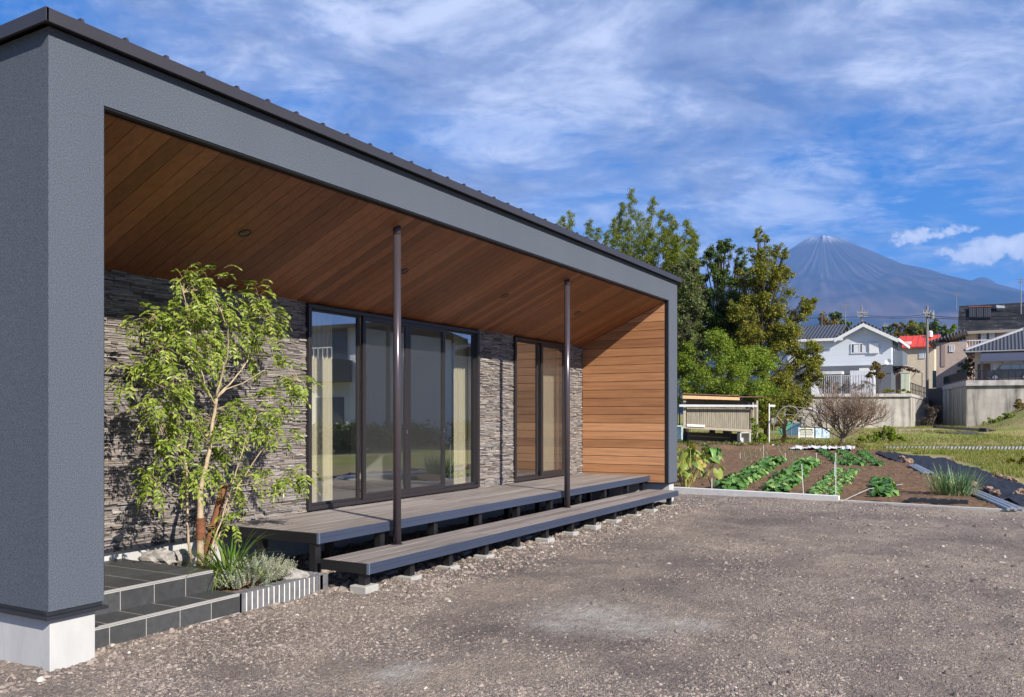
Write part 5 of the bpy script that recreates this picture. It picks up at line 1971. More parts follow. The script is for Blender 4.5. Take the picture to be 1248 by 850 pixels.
rw = thing("retaining_wall", "tall stained concrete retaining wall under the tile roofed house and parked car", "retaining wall", (*pd(1178, 72), 0.3))
z_cap = P(1178, 464, 72).z
z_und = P(1178, 470.5, 72).z
q = [pd(1178, 72), pd(1300, 69.5), pd(1300, 115), pd(1149, 86)]
mb = MB()
mb.prism(q, -0.3, z_und)
mb.build("wall", STAIN, rw)
q2 = [pd(1177.3, 71.8), pd(1301, 69.3), pd(1301, 115), pd(1148.3, 86)]
mb = MB()
mb.prism(q2, z_und + 0.003, z_cap)
mb.build("wall_cap", CAPM, rw)
rw2 = thing("retaining_wall", "pale mottled concrete retaining wall under the grey gabled house, partly behind the bare tree", "retaining wall", (*pd(1110, 70), 0.2))
z_c2 = P(1110, 480, 70).z
q = [pd(930, 71), pd(1110, 70), pd(1131, 92), pd(930, 120)]
mb = MB()
mb.prism(q, -0.3, z_c2 - 0.25)
mb.build("wall", STAIN, rw2)
q = [pd(930, 70.8), pd(1111, 69.8), pd(1132, 92), pd(930, 120)]
mb = MB()
mb.prism(q, z_c2 - 0.247, z_c2)
mb.build("wall_cap", CAPM, rw2)
mb = MB()
a, b_ = P(1078, 524, 62), P(1144, 524, 62)
mb.extr([P(1078, 522.5, 62), P(1143, 523, 62), P(1143, 534, 62), P(1078, 534, 62)], Vector((F[0], F[1], 0)) * 0.35)
tag(mb.build("low_wall", plain("brown_concrete", (0.24, 0.20, 0.155), 0.9, 0.3, 3)), "low brownish concrete wall at the foot of the left retaining wall", "low wall")
mb = MB()
mb.extr([P(1144, 527, 58), P(1184, 526, 56), P(1214, 531.5, 54), P(1214, 538, 54), P(1184, 532, 56), P(1144, 533, 58)], Vector((F[0], F[1], 0)) * 0.3)
mb.extr([P(1141, 519, 60), P(1200, 523, 58), P(1200, 526, 58), P(1141, 522, 60)], Vector((F[0], F[1], 0)) * 0.5)
mb.extr([P(1202, 522, 57.5), P(1214, 524, 57.5), P(1214, 525.5, 57.5), P(1202, 523.5, 57.5)], Vector((F[0], F[1], 0)) * 0.9)
mb.extr([P(1202.5, 523, 57.5), P(1205, 523, 57.5), P(1205, 530, 57.5), P(1202.5, 530, 57.5)], Vector((F[0], F[1], 0)) * 0.3)
mb.extr([P(1220, 531, 54), P(1236, 531, 54), P(1236, 533, 54), P(1220, 533, 54)], Vector((F[0], F[1], 0)) * 0.9)
mb.extr([P(1220.5, 533, 54), P(1224, 533, 54), P(1224, 538, 54), P(1220.5, 538, 54)], Vector((F[0], F[1], 0)) * 0.3)
tag(mb.build("drain_channel", plain("dark_concrete", (0.085, 0.080, 0.075), 0.9, 0.3, 3)), "dark concrete drainage channel stepping down the grass below the right retaining wall", "drain channel")

# ------------------------------------------------------------------ neighbouring houses
m, t, b = newmat("blue_grey_roof_tiles")
v = objco(t)
wv = N(t, 'ShaderNodeTexWave', bands_direction='Y', inp={'Vector': v, 'Scale': 1.05, 'Distortion': 0.0, 'Detail': 0})
wv2 = N(t, 'ShaderNodeTexWave', bands_direction='X', wave_profile='SAW', inp={'Vector': v, 'Scale': 1.1, 'Distortion': 0.0})
c = mixc(t, wv.outputs[1], (0.034, 0.035, 0.042), (0.082, 0.085, 0.10))
c = mixc(t, 0.5, c, ramp(t, noise(t, v, 1.6, 5, 0.6), [(0.3, (0.7, 0.7, 0.7)), (0.7, (1.2, 1.2, 1.2))]), 'MULTIPLY')
setc(t, b, c)
b.inputs['Roughness'].default_value = 0.45
bump(t, b, M(t, 'ADD', wv.outputs[1], M(t, 'MULTIPLY', wv2.outputs[1], 0.35)), 0.9, 0.12)
RTILE = m
m, t, b = newmat("worn_slate_roof")
v = objco(t, (1, 1, 1))
v2 = objco(t, (1.0, 1.0, 4.0))
c = ramp(t, noise(t, v2, 0.9, 7, 0.65, 0.2), [(0.32, (0.012, 0.013, 0.017)), (0.55, (0.028, 0.029, 0.035)), (0.64, (0.06, 0.06, 0.066)), (0.72, (0.26, 0.26, 0.26))])
setc(t, b, c)
b.inputs['Roughness'].default_value = 0.8
b.inputs['Specular IOR Level'].default_value = 0.12
SLATE = m
SIDEW = plain("pale_grey_siding", (0.60, 0.64, 0.70), 0.7, 0.05, 2)
m, t, b = newmat("lap_siding")
v = objco(t)
wv = N(t, 'ShaderNodeTexWave', bands_direction='Z', wave_profile='SAW', inp={'Vector': v, 'Scale': 0.55, 'Distortion': 0.0})
setc(t, b, mixc(t, ramp(t, wv.outputs[1], [(0.0, (1, 1, 1)), (0.09, (0, 0, 0))]), (0.60, 0.635, 0.68), (0.47, 0.505, 0.56)))
b.inputs['Roughness'].default_value = 0.7
bump(t, b, wv.outputs[1], 0.4, 0.02)
SIDING = m
WHITE = plain("white_trim", (0.72, 0.72, 0.71), 0.6, 0.05)
DGREY = plain("dark_grey_panel", (0.11, 0.12, 0.14), 0.6, 0.12)
CREAMW = plain("cream_render", (0.58, 0.49, 0.36), 0.85, 0.1, 2)
PINKW = plain("pink_beige_render", (0.46, 0.36, 0.30), 0.85, 0.12, 2)
BROWNP = plain("brown_panel", (0.15, 0.085, 0.055), 0.7, 0.2, 3)
m, t, b = newmat("far_window_glass")
setc(t, b, (0.05, 0.065, 0.085))
b.inputs['Roughness'].default_value = 0.06
b.inputs['Specular IOR Level'].default_value = 0.9
PANEM = m
LACE = plain("lace_curtain", (0.62, 0.64, 0.66), 0.8, 0.06)
REDR = plain("red_metal_roof", (0.58, 0.055, 0.030), 0.5, 0.15, 1.5)
ux = Vector((1, 0, 0))


def win(parent, U, x0, y0, x1, y1, curtains=True, frame=WHITE, label=None, mid=True):
    """a window on the wall plane u = U between two photo corners"""
    a, b_ = ou(x0, y0, U), ou(x1, y1, U)
    yl, yr, zt, zb = a.y, b_.y, a.z, b_.z
    w = 0.07
    fm = MB()
    fm.box(U - 0.07, U + 0.02, yr, yl, zt - w, zt)
    fm.box(U - 0.09, U + 0.02, yr, yl, zb, zb + w)
    fm.box(U - 0.07, U + 0.02, yl - w, yl, zb + w, zt - w)
    fm.box(U - 0.07, U + 0.02, yr, yr + w, zb + w, zt - w)
    if mid:
        c = (yl + yr) / 2
        fm.box(U - 0.06, U + 0.02, c - 0.04, c + 0.04, zb + w, zt - w)
    f = fm.build("window", frame, parent, label=label)
    pm = MB()
    pm.box(U - 0.03, U - 0.01, yr + w, yl - w, zb + w, zt - w)
    pm.build("pane", PANEM, f)
    if curtains:
        cm = MB()
        for k in range(4):
            if k % 2 == 0:
                y0_ = yr + w + (yl - yr - 2 * w) * k / 4
                cm.box(U - 0.034, U - 0.0305, y0_ + 0.02, y0_ + (yl - yr - 2 * w) / 4 * 1.5, zb + w + 0.02, zt - w - 0.02)
        cm.build("lace_curtain", LACE, f)
    return f


# grey gabled house
UA = 83.5
A = thing("gabled_house", "pale grey two storey house with a white edged front gable and dark tiled wing", "house", tuple(ou(1050, 475, UA)))
zA = P(1050, 480, 78).z - 0.6
yR, yLg, yL = ou(1086.5, 430, UA).y, ou(1024, 430, UA).y, ou(960, 430, UA).y
ap = ou(1053, 395.5, UA)
eR, eL = ou(1093, 413.5, UA), ou(1018, 417, UA)
zS = ou(1050, 445.5, UA).z
zEv = ou(1024, 414, UA).z
slope = (ap.z - eR.z) / (ap.y - eR.y)


def zr_(y):
    return ap.z - abs(y - ap.y) * slope


DEPTH = 9.5
mb = MB()
pts = [(UA, yR, zS), (UA, yLg + 0.3, zS), (UA, yLg + 0.3, zr_(yLg + 0.3)), (UA, ap.y, ap.z - 0.02), (UA, yR, zr_(yR))]
mb.extr(pts, (DEPTH, 0, 0))
mb.box(UA, UA + DEPTH, yLg + 0.3, yL, zS, zEv)
mb.build("wall", SIDING, A)
mb = MB()
mb.box(UA + 0.03, UA + DEPTH, yR + 0.03, yL, zA, zS)
mb.box(UA - 0.02, UA + 0.029, yR - 0.02, yL, zS - 0.75, zS - 0.003)
mb.build("lower_wall", DGREY, A)
rf = MB()
ov = 0.55
for sgn, ye in ((-1, eR.y - 0.15), (1, eL.y)):
    rf.extr([(UA - ov, ap.y, ap.z + 0.05), (UA - ov, ye, zr_(ye) + 0.05), (UA - ov, ye, zr_(ye) + 0.23), (UA - ov, ap.y, ap.z + 0.26)], (DEPTH + 1.0, 0, 0))
rz = ou(1000, 398.5, UA + 3.5).z
rf.extr([(UA - 0.5, yLg, zEv + 0.02), (UA + 4.0, yLg, rz), (UA + 4.0, yLg, rz + 0.2), (UA - 0.5, yLg, zEv + 0.2)], (0, yL - yLg + 1, 0))
rf.extr([(UA + 4.0, yLg, rz), (UA + 9, yLg, zEv + 0.02), (UA + 9, yLg, zEv + 0.2), (UA + 4.0, yLg, rz + 0.2)], (0, yL - yLg + 1, 0))
ra = rf.build("roof", RTILE, A)
bb = MB()
for ye in (eR.y - 0.15, eL.y):
    bb.extr([(UA - ov - 0.04, ap.y, ap.z - 0.26), (UA - ov - 0.04, ye, zr_(ye) - 0.26), (UA - ov - 0.04, ye, zr_(ye) + 0.06), (UA - ov - 0.04, ap.y, ap.z + 0.06)], (0.045, 0, 0))
bb.box(UA - 0.56, UA - 0.503, yLg - 0.3, yL + 1, zEv - 0.12, zEv + 0.12)
bb.extr([(UA - 0.58, eR.y - 0.25, zr_(eR.y) - 0.22), (UA - 0.58, eR.y - 0.12, zr_(eR.y) - 0.22), (UA - 0.58, eR.y - 0.12, zr_(eR.y) + 0.05), (UA - 0.58, eR.y - 0.25, zr_(eR.y) + 0.02)], (DEPTH + 0.9, 0, 0))
bb.build("bargeboard", WHITE, ra)
win(A, UA, 1037, 419, 1059, 430.5, label="upper window beside a white shutter box")
sb_ = MB()
a, b_ = ou(1059.3, 418.5, UA), ou(1071, 430.8, UA)
sb_.box(UA - 0.16, UA + 0.0, b_.y, a.y, b_.z, a.z)
sb_.build("shutter_box", WHITE, A, bevel=0.02)
a, b_ = ou(1052, 400, UA), ou(1056.5, 405.5, UA)
vb = MB()
vb.box(UA - 0.07, UA + 0.0, b_.y, a.y, b_.z, a.z)
vb.build("gable_vent", WHITE, A)
bal = MB()
a = ou(1088.5, 428, UA + 1.0)
b_ = ou(1100, 446, UA + 1.0)
bal.box(UA + 1.0, UA + 5.5, b_.y, yR - 0.03, b_.z, a.z)
bal.build("balcony", plain("slate_blue_panel", (0.13, 0.155, 0.19), 0.6, 0.08), A)
sd = MB()
for k in range(3):
    u0 = UA + 1.2 + k * 1.5
    sd.box(u0, u0 + 0.8, yR - 0.045, yR - 0.001, a.z - 0.6, a.z + 1.0)
sd.build("side_window", PANEM, A)
sd = MB()
c = ou(1082.5, 441, UA - 0.3)
vs, fs = [], []
n = 16
for rr, off in ((0.02, 0.10), (0.16, 0.06), (0.27, 0.0)):
    for k in range(n):
        an = 2 * PI * k / n
        vs.append(c + Vector((-off * -1 - 0.1, math.cos(an) * rr, math.sin(an) * rr)))
for i in range(2):
    for k in range(n):
        fs.append((i * n + k, i * n + (k + 1) % n, (i + 1) * n + (k + 1) % n, (i + 1) * n + k))
sd.add(vs, fs)
sd.tube([c, c + Vector((0.3, 0, -0.1))], 0.03, 6)
sd.build("satellite_dish", WHITE, A)
for (x0, x1, y0, y1, U, c, nm, lb, cat) in ((999, 1026, 453, 456, UA - 1.5, (0.60, 0.60, 0.58), "canopy", "white flat canopy on the left in front of the grey gabled house", "canopy"), (1047, 1064, 449, 452, UA - 1.0, (0.62, 0.61, 0.58), "canopy", "short cream canopy below the grey gable's window", "canopy"),
                                            (988, 1001, 455, 474, UA - 3, (0.70, 0.70, 0.70), "garden_store", "white storage box at the left in front of the grey gabled house", "store"), (1036, 1066, 452, 475, UA - 1.5, (0.62, 0.63, 0.65), "garage_shutter", "white ribbed garage shutter below the grey gable", "shutter"),
                                            (1097.5, 1108.5, 455, 476, UA - 4, (0.52, 0.55, 0.42), "green_cupboard", "pale green metal cupboard at the corner of the left retaining wall", "cupboard"), (1091.5, 1097, 455, 474, UA - 3.8, (0.16, 0.10, 0.07), "wooden_gatepost", "brown timber post left of the pale green cupboard", "post")):
    a, b_ = ou(x0, y0, U), ou(x1, y1, U)
    mb = MB()
    dp = 1.3 if nm == "canopy" else 0.6
    zb = b_.z if nm == "canopy" else z_c2 + 0.002
    mb.box(U, U + dp, b_.y, a.y, zb, a.z)
    if nm == "garage_shutter":
        for k in range(9):
            yk = b_.y + (a.y - b_.y) * (k + 0.2) / 9
            mb.box(U - 0.03, U - 0.001, yk, yk + 0.12, zb + 0.1, a.z - 0.35)
    if nm in ("garden_store", "green_cupboard"):
        yk = (a.y + b_.y) / 2
        mb.box(U - 0.02, U - 0.001, yk + 0.02, a.y - 0.05, zb + 0.1, a.z - 0.08)
        mb.box(U - 0.02, U - 0.001, b_.y + 0.05, yk - 0.02, zb + 0.1, a.z - 0.08)
        mb.box(U - 0.04, U + dp + .04, b_.y - 0.04, a.y + 0.04, a.z, a.z + 0.06)
    if nm == "canopy":
        for yk in (a.y - 0.05, b_.y + 0.05):
            mb.box(U + 0.05, U + 0.1, yk - 0.03, yk + 0.03, z_c2 + 0.002, b_.z - 0.001)
    tag(mb.build(nm, plain("paint_" + nm, c, 0.6, 0.08, 3)), lb, cat)
# white railings on the wall top
fe = MB()
a, b_ = ou(1004, 458, UA - 3.2), ou(1036, 466, UA - 3.2)
k = b_.y
while k < a.y:
    fe.box(UA - 3.2, UA - 3.17, k, k + 0.06, z_c2 + 0.002, a.z - 0.061)
    k += 0.16
fe.box(UA - 3.21, UA - 3.16, b_.y, a.y, a.z - 0.06, a.z)
tag(fe.build("white_railing", plain("greyed_white_rail", (0.42, 0.42, 0.42), 0.7, 0.1)), "white picket railing on top of the left retaining wall behind the bare tree", "railing")
fe = MB()
a, b_ = P(1110, 476, 74), P(1131, 478, 92)
for k in range(14):
    p = a.lerp(b_, k / 13)
    fe.box(p.x - .03, p.x + .03, p.y - .03, p.y + .03, z_c2 + 0.001, z_c2 + 1.0)
fe.tube([(a.x, a.y, z_c2 + 1.02), (b_.x, b_.y, z_c2 + 1.02)], 0.035, 6)
fe.tube([(a.x, a.y, z_c2 + 0.5), (b_.x, b_.y, z_c2 + 0.5)], 0.03, 6)
tag(fe.build("dark_railing", BLACKM), "dark railing along the lane side of the left retaining wall", "railing")
# carport arch with dry vine
cp = MB()
for dd_ in (79, 82):
    pts = [P(x, y, dd_) for x, y in ((1089, 462), (1092, 451), (1102, 445.5), (1114, 448), (1124, 455))]
    cp.tube(pts, 0.05, 6)
    cp.tube([pts[-1], Vector((pts[-1].x, pts[-1].y, z_c2))], 0.05, 6)
tag(cp.build("carport_arch", HOOPM), "pale arched carport frame over the corner beside the grey gabled house", "carport frame")
tree("dry_vine", "dry reddish vine tangled over the carport arch", [(1100, 448, 6), (1110, 449, 5), (1117, 453, 4), (1093, 452, 4)], 79, 1300, 0.16, leafmat("dry_red_leaf", [(0, (0.10, 0.05, 0.03)), (1, (0.24, 0.13, 0.08))], 0.2), (1100, None), 0.04, 0.5, 5, None, cat="vine")
tree("small_garden_tree", "small golden leaved garden tree before the garage shutter", [(1068, 452, 7), (1075, 458, 6), (1062, 458, 6), (1070, 445, 4)], 74, 1500, 0.17, L_OCHRE, (1068, None), 0.05, 0.5, 5, None)
tree("wall_top_hedge", "low yellowish hedge along the top of the left retaining wall", [(1078 + 5 * i, 477, 3.2) for i in range(7)], 71.5, 1500, 0.13, L_OLIVE, (1092, None), 0.02, 0.5, 4, None, cat="hedge", limbs=False)

tree("bare_hedge", "leafless brown hedge along the wall top in front of the grey railing", [(990 + 7 * i, 468 + 2 * (i % 3), 6) for i in range(11)], 70.6, 3800, 0.13, leafmat("bare_twig_leaf", [(0, (0.06, 0.04, 0.03)), (0.7, (0.17, 0.12, 0.085)), (1, (0.26, 0.20, 0.09))], 0.15), (1020, None), 0.03, 0.16, 6, None, cat="hedge")

# red roofed house
UE = 125.0
E_ = thing("red_roofed_house", "cream house with a bright red metal roof beyond the utility pole", "house", tuple(ou(1125, 455, UE)))
yl, yr = ou(1098, 430, UE).y, ou(1144, 430, UE).y
ze, zrg = ou(1120, 424, UE).z, ou(1120, 410.5, UE + 4).z
mb = MB()
mb.box(UE, UE + 8, yr + 0.5, yl, 0.5, ze)
mb.build("wall", CREAMW, E_)
mb = MB()
mb.extr([(UE - 0.5, 0, ze), (UE + 4, 0, zrg), (UE + 4, 0, zrg + 0.15), (UE - 0.5, 0, ze + 0.15)], (0, yl - yr + 0.5, 0))
mb.v = [(x, y + yr, z) for x, y, z in mb.v]
mb2 = MB()
mb2.extr([(UE + 4, 0, zrg), (UE + 8.5, 0, ze), (UE + 8.5, 0, ze + 0.15), (UE + 4, 0, zrg + 0.15)], (0, yl - yr + 0.5, 0))
mb.add([(x, y + yr, z) for x, y, z in mb2.v], mb2.f)
k = yr + 0.2
while k < yl:
    mb.extr([(UE - 0.5, k, ze + 0.152), (UE + 4, k, zrg + 0.152), (UE + 4, k, zrg + 0.21), (UE - 0.5, k, ze + 0.21)], (0, 0.06, 0))
    k += 0.75
rE = mb.build("roof", REDR, E_)
win(E_, UE, 1120, 428, 1128, 437)
mb = MB()
a, b_ = ou(1103, 417, UE + 1), ou(1111, 420.5, UE + 1)
mb.box(UE + 0.4, UE + 2.2, b_.y, a.y, b_.z, a.z)
mb.build("dormer", WHITE, rE)
tk_ = MB()
q_ = ou(1134, 411, UE + 3)
tk_.cyl((q_.x, q_.y), 0.28, zrg - 0.2, zrg + 0.5, 14)
tk_.tube([(q_.x, q_.y, zrg + 0.5), (q_.x, q_.y, zrg + 0.65)], [0.28, 0.08], 14)
tk_.build("water_tank", WHITE, rE)

# pink house in the lane
UB = 100.0
B_ = thing("pink_beige_house", "narrow pinkish beige house between the tall pole and the slate roofed house", "house", tuple(ou(1152, 460, UB)))
yl, yr = ou(1141, 430, UB).y, ou(1178, 430, UB).y
ze = ou(1150, 417.5, UB).z
mb = MB()
mb.box(UB, UB + 9, yr, yl, 0.5, ze)
mb.build("wall", PINKW, B_)
mb = MB()
mb.extr([(UB - 0.6, yl + 0.7, ze - 0.1), (UB - 0.6, yr, ze + 1.0), (UB - 0.6, yr, ze + 1.25), (UB - 0.6, yl + 0.7, ze + 0.12)], (9.5, 0, 0))
mb.build("roof", RTILE, B_)
win(B_, UB, 1157, 421, 1163, 429)
mb = MB()
a, b_ = ou(1147, 418, UB), ou(1152, 447, UB)
mb.box(UB - 0.06, UB - 0.001, b_.y, a.y, b_.z, a.z - 0.2)
mb.build("wall_panel", plain("mauve_panel", (0.30, 0.22, 0.20), 0.8, 0.1), B_)

# slate roofed house
UD = 105.0
D_ = thing("slate_roofed_house", "two storey house with a big worn slate roof carrying a solar water heater", "house", tuple(ou(1205, 430, UD)))
yl, yr = ou(1177, 410, UD).y, ou(1300, 410, UD).y
ze = ou(1190, 403, UD).z
zrg = ou(1190, 374, UD + 3.2).z
mb = MB()
mb.extr([(UD, yl, 3.0), (UD + 7, yl, 3.0), (UD + 7, yl, ze), (UD + 3.4, yl, zrg - 0.1), (UD, yl, ze)], (0, yr - yl, 0))
mb.build("wall", PINKW, D_)
mb = MB()
mb.extr([(UD - 0.8, yl + 0.75, ze - 0.35), (UD + 3.4, yl + 0.75, zrg), (UD + 3.4, yl + 0.75, zrg + 0.2), (UD - 0.8, yl + 0.75, ze - 0.12)], (0, yr - yl - 1.5, 0))
mb.extr([(UD + 3.4, yl + 0.75, zrg), (UD + 7.8, yl + 0.75, ze - 0.35), (UD + 7.8, yl + 0.75, ze - 0.12), (UD + 3.4, yl + 0.75, zrg + 0.2)], (0, yr - yl - 1.5, 0))
rD = mb.build("roof", SLATE, D_)
mb = MB()
mb.box(UD - 0.86, UD - 0.803, yr, yl + 0.75, ze - 0.4, ze - 0.1)
mb.build("gutter", plain("old_gutter", (0.30, 0.27, 0.22), 0.7, 0.1), rD)


def on_slope(x, y):
    """point of the front slope of the slate roof seen at a photo pixel"""
    lo, hi = UD - 0.8, UD + 3.4
    for _ in range(40):
        mid = (lo + hi) / 2
        p = ou(x, y, mid)
        zr = ze - 0.12 + (zrg + 0.32 - ze) * (mid - UD + 0.8) / 4.2
        if p.z > zr:
            lo = mid
        else:
            hi = mid
    return ou(x, y, lo)


nrm = Vector((-(zrg - ze), 0, 4.2)).normalized()
nrm = Vector((-(zrg + 0.32 - ze), 0, 4.2)).normalized()
hm = MB()
for k in range(3):
    x0 = 1181 + k * 9
    c4 = [on_slope(x, y) + nrm * 0.08 for x, y in ((x0, 378), (x0 + 8.2, 378), (x0 + 8.2, 390), (x0, 390))]
    hm.extr(c4, nrm * 0.12)
    for j in range(4):
        f = (j + 0.5) / 4
        hm.tube([c4[0].lerp(c4[1], f) + nrm * 0.17, c4[3].lerp(c4[2], f) + nrm * 0.17], 0.06, 6)
hh_ = hm.build("solar_heater", plain("collector_tubes", (0.05, 0.052, 0.06), 0.3, 0.2), rD)
hm = MB()
hm.tube([on_slope(1180.5, 377) + nrm * 0.25, on_slope(1208, 376.5) + nrm * 0.25], 0.10, 10)
hm.build("heater_tank", plain("rusty_tank", (0.20, 0.07, 0.05), 0.5, 0.25), hh_)
sk_ = MB()
sk_.extr([on_slope(x, y) + nrm * 0.05 for x, y in ((1214, 376), (1224, 376), (1225, 379.5), (1215, 379.5))], nrm * 0.35)
sk_.build("skylight", plain("grey_zinc", (0.30, 0.32, 0.33), 0.4, 0.1), rD)
win(D_, UD, 1192, 404.5, 1214, 419, frame=BROWNP, label="upper floor window with white lace curtains")
mb = MB()
a, b_ = ou(1178, 405, UD), ou(1190, 416, UD)
mb.box(UD - 0.05, UD - 0.001, b_.y, a.y, b_.z, a.z - 0.1)
mb.build("wall_panel", CREAMW, D_)
mb = MB()
a, b_ = ou(1178, 415, UD - 1.2), ou(1218, 422, UD - 1.2)
mb.box(UD - 1.2, UD - 1.14, b_.y, a.y, a.z - 0.08, a.z)
mb.box(UD - 1.2, UD - 0.0, b_.y, a.y, b_.z - 0.2, b_.z)
for k in range(12):
    yk = b_.y + (a.y - b_.y) * k / 11
    mb.box(UD - 1.19, UD - 1.15, yk - 0.02, yk + 0.02, b_.z + 0.001, a.z - 0.081)
mb.build("balcony", WHITE, D_)
sw = MB()
for k in range(2):
    sw.box(UD + 1.0 + k * 2.2, UD + 2.4 + k * 2.2, yl + 0.002, yl + 0.05, ze - 2.6, ze - 0.9)
sw.build("side_window", PANEM, D_)

# hip roofed house
UC = 92.0
C_ = thing("hip_roofed_house", "low cream house with a blue grey tiled hip roof behind the parked car", "house", tuple(ou(1215, 465, UC)))
yl, yr = ou(1188, 440, UC).y, ou(1330, 440, UC).y
ze = ou(1200, 428, UC).z
zrg = ou(1246, 404, UC + 4.5).z
zf = z_cap
mb = MB()
mb.box(UC, UC + 9, yr, yl, zf + 0.002, ze)
mb.build("wall", CREAMW, C_)
e = 0.8
yrl = ou(1246, 404, UC + 4.5).y
hv = [(UC - e, yl + e, ze - 0.1), (UC - e, yr, ze - 0.1), (UC + 9 + e, yr, ze - 0.1), (UC + 9 + e, yl + e, ze - 0.1), (UC + 4.5, yrl, zrg), (UC + 4.5, yr, zrg)]
hv2 = [(x, y, z + 0.16) for x, y, z in hv]
mb = MB()
mb.add(hv + hv2, [(6, 7, 11, 10), (6, 10, 9), (8, 9, 10, 11), (0, 4, 5, 1), (0, 3, 4), (2, 5, 4, 3), (0, 1, 7, 6), (0, 6, 9, 3), (2, 3, 9, 8), (1, 2, 8, 11, 7, ), (1, 5, 2)])
rC = mb.build("roof", RTILE, C_)
mb = MB()
mb.tube([Vector(hv2[0]), Vector(hv2[4])], 0.17, 8)
mb.tube([Vector(hv2[4]), Vector(hv2[5])], 0.20, 8)
mb.tube([Vector(hv2[3]), Vector(hv2[4])], 0.17, 8)
mb.build("ridge_tiles", plain("ridge_tile", (0.20, 0.21, 0.24), 0.5, 0.2, 3), rC)
mb = MB()
mb.tube([(UC - e - 0.08, yl + e, ze - 0.1), (UC - e - 0.08, yr, ze - 0.1)], 0.08, 8)
mb.build("gutter", plain("dull_gutter", (0.26, 0.26, 0.26), 0.5, 0.1), rC)
aw = MB()
a, b_ = ou(1195, 433, UC - 2.2), ou(1330, 442, UC - 2.2)
n = 8
arcp = [(UC - 2.2 + 2.1 * k / n, a.z + 0.28 - 0.95 * (1 - k / n) ** 2.0 + 0.1) for k in range(n + 1)]
vs, fs = [], []
for (u, z) in arcp:
    vs += [(u, a.y, z), (u, b_.y, z), (u, b_.y, z - 0.06), (u, a.y, z - 0.06)]
for k in range(n):
    i = k * 4
    fs += [(i, i + 4, i + 5, i + 1), (i + 1, i + 5, i + 6, i + 2), (i + 2, i + 6, i + 7, i + 3), (i + 3, i + 7, i + 4, i)]
fs += [(0, 1, 2, 3), (n * 4 + 3, n * 4 + 2, n * 4 + 1, n * 4)]
aw.add(vs, fs)
for yk in np.linspace(a.y - 0.1, b_.y + 0.1, 6):
    aw.box(UC - 2.15, UC - 2.05, yk - 0.05, yk + 0.05, zf + 0.002, arcp[0][1] - 0.061)
aw.build("carport_canopy", plain("blue_grey_canopy", (0.06, 0.066, 0.095), 0.3, 0.08), C_)
mb = MB()
a, b_ = ou(1191, 444, UC), ou(1207, 464, UC)
for k in range(4):
    y0_ = b_.y + (a.y - b_.y) * k / 4
    mb.box(UC - 0.06, UC - 0.001, y0_ + 0.02, y0_ + (a.y - b_.y) / 4 - 0.02, zf + 0.05, a.z)
mb.build("sliding_door", BROWNP, C_)
win(C_, UC, 1207.5, 443.5, 1216, 459, label="tall white curtained window behind the car")
win(C_, UC, 1219, 444, 1236, 456)
win(C_, UC, 1238, 442, 1249, 454)
# railing on the retaining wall
fe = MB()
pa, pb, pc = Vector((*pd(1150.5, 85), 0)), Vector((*pd(1178, 72.4), 0)), Vector((*pd(1299, 69.9), 0))
for (p0, p1, n) in ((pa, pb, 10), (pb, pc, 14)):
    for k in range(n + (1 if p1 is pc else 0)):
        p = p0.lerp(p1, k / n)
        fe.box(p.x - .03, p.x + .03, p.y - .03, p.y + .03, z_cap + 0.001, z_cap + 0.82)
    for zz_ in (0.12, 0.84):
        fe.tube([(p0.x, p0.y, z_cap + zz_), (p1.x, p1.y, z_cap + zz_)], 0.035, 6)
n = 60
for k in range(n):
    p = pa.lerp(pb, k / n)
    fe.box(p.x - .02, p.x + .02, p.y - .05, p.y + .05, z_cap + 0.16, z_cap + 0.80)
tag(fe.build("black_railing", BLACKM), "black metal railing along the top of the right retaining wall", "railing")
# parked car, side on
CARP = plain("dark_grey_car_paint", (0.045, 0.05, 0.06), 0.25, 0.04, metal=0.3)
UK = 86.0
ya, yb = ou(1201.5, 460, UK).y, ou(1262, 460, UK).y
zc = z_cap + 0.012
Lc = ya - yb
car = thing("parked_car", "dark grey estate car parked behind the black railing", "car", (UK, (ya + yb) / 2, zc))
Y = lambda f: ya - Lc * f
prof = [(0.0, 0.45), (0.0, 0.72), (0.03, 0.86), (0.20, 0.98), (0.30, 1.42), (0.36, 1.52), (0.86, 1.54), (0.97, 1.08), (1.0, 0.95), (1.0, 0.45), (0.90, 0.30), (0.10, 0.30)]
cb = MB()
nP = len(prof)
vs = []
for (uu, inset) in ((UK - 0.80, 0), (UK + 0.80, 0)):
    for (f, z) in prof:
        sgn = 1 if uu < UK else -1
        vs.append((uu + sgn * (0.16 * max(0, z - 0.95) / 0.6), Y(f), zc + z))
cb.add(vs, [list(range(nP)), list(range(nP, 2 * nP))[::-1]] + [[i, nP + i, nP + (i + 1) % nP, (i + 1) % nP] for i in range(nP)])
body = cb.build("body", CARP, car, bevel=0.06)
cw = MB()
for (f0, f1, f2, f3) in ((0.265, 0.335, 0.50, 0.50), (0.515, 0.515, 0.685, 0.685), (0.70, 0.70, 0.85, 0.90)):
    xa = UK - 0.80 - 0.012
    cw.extr([(xa + 0.015, Y(f0), zc + 1.03), (xa + 0.13, Y(f1), zc + 1.42), (xa + 0.13, Y(f2), zc + 1.42), (xa + 0.015, Y(f3), zc + 1.03)], (0.02, 0, 0))
cw.build("side_window", PANEM, car)
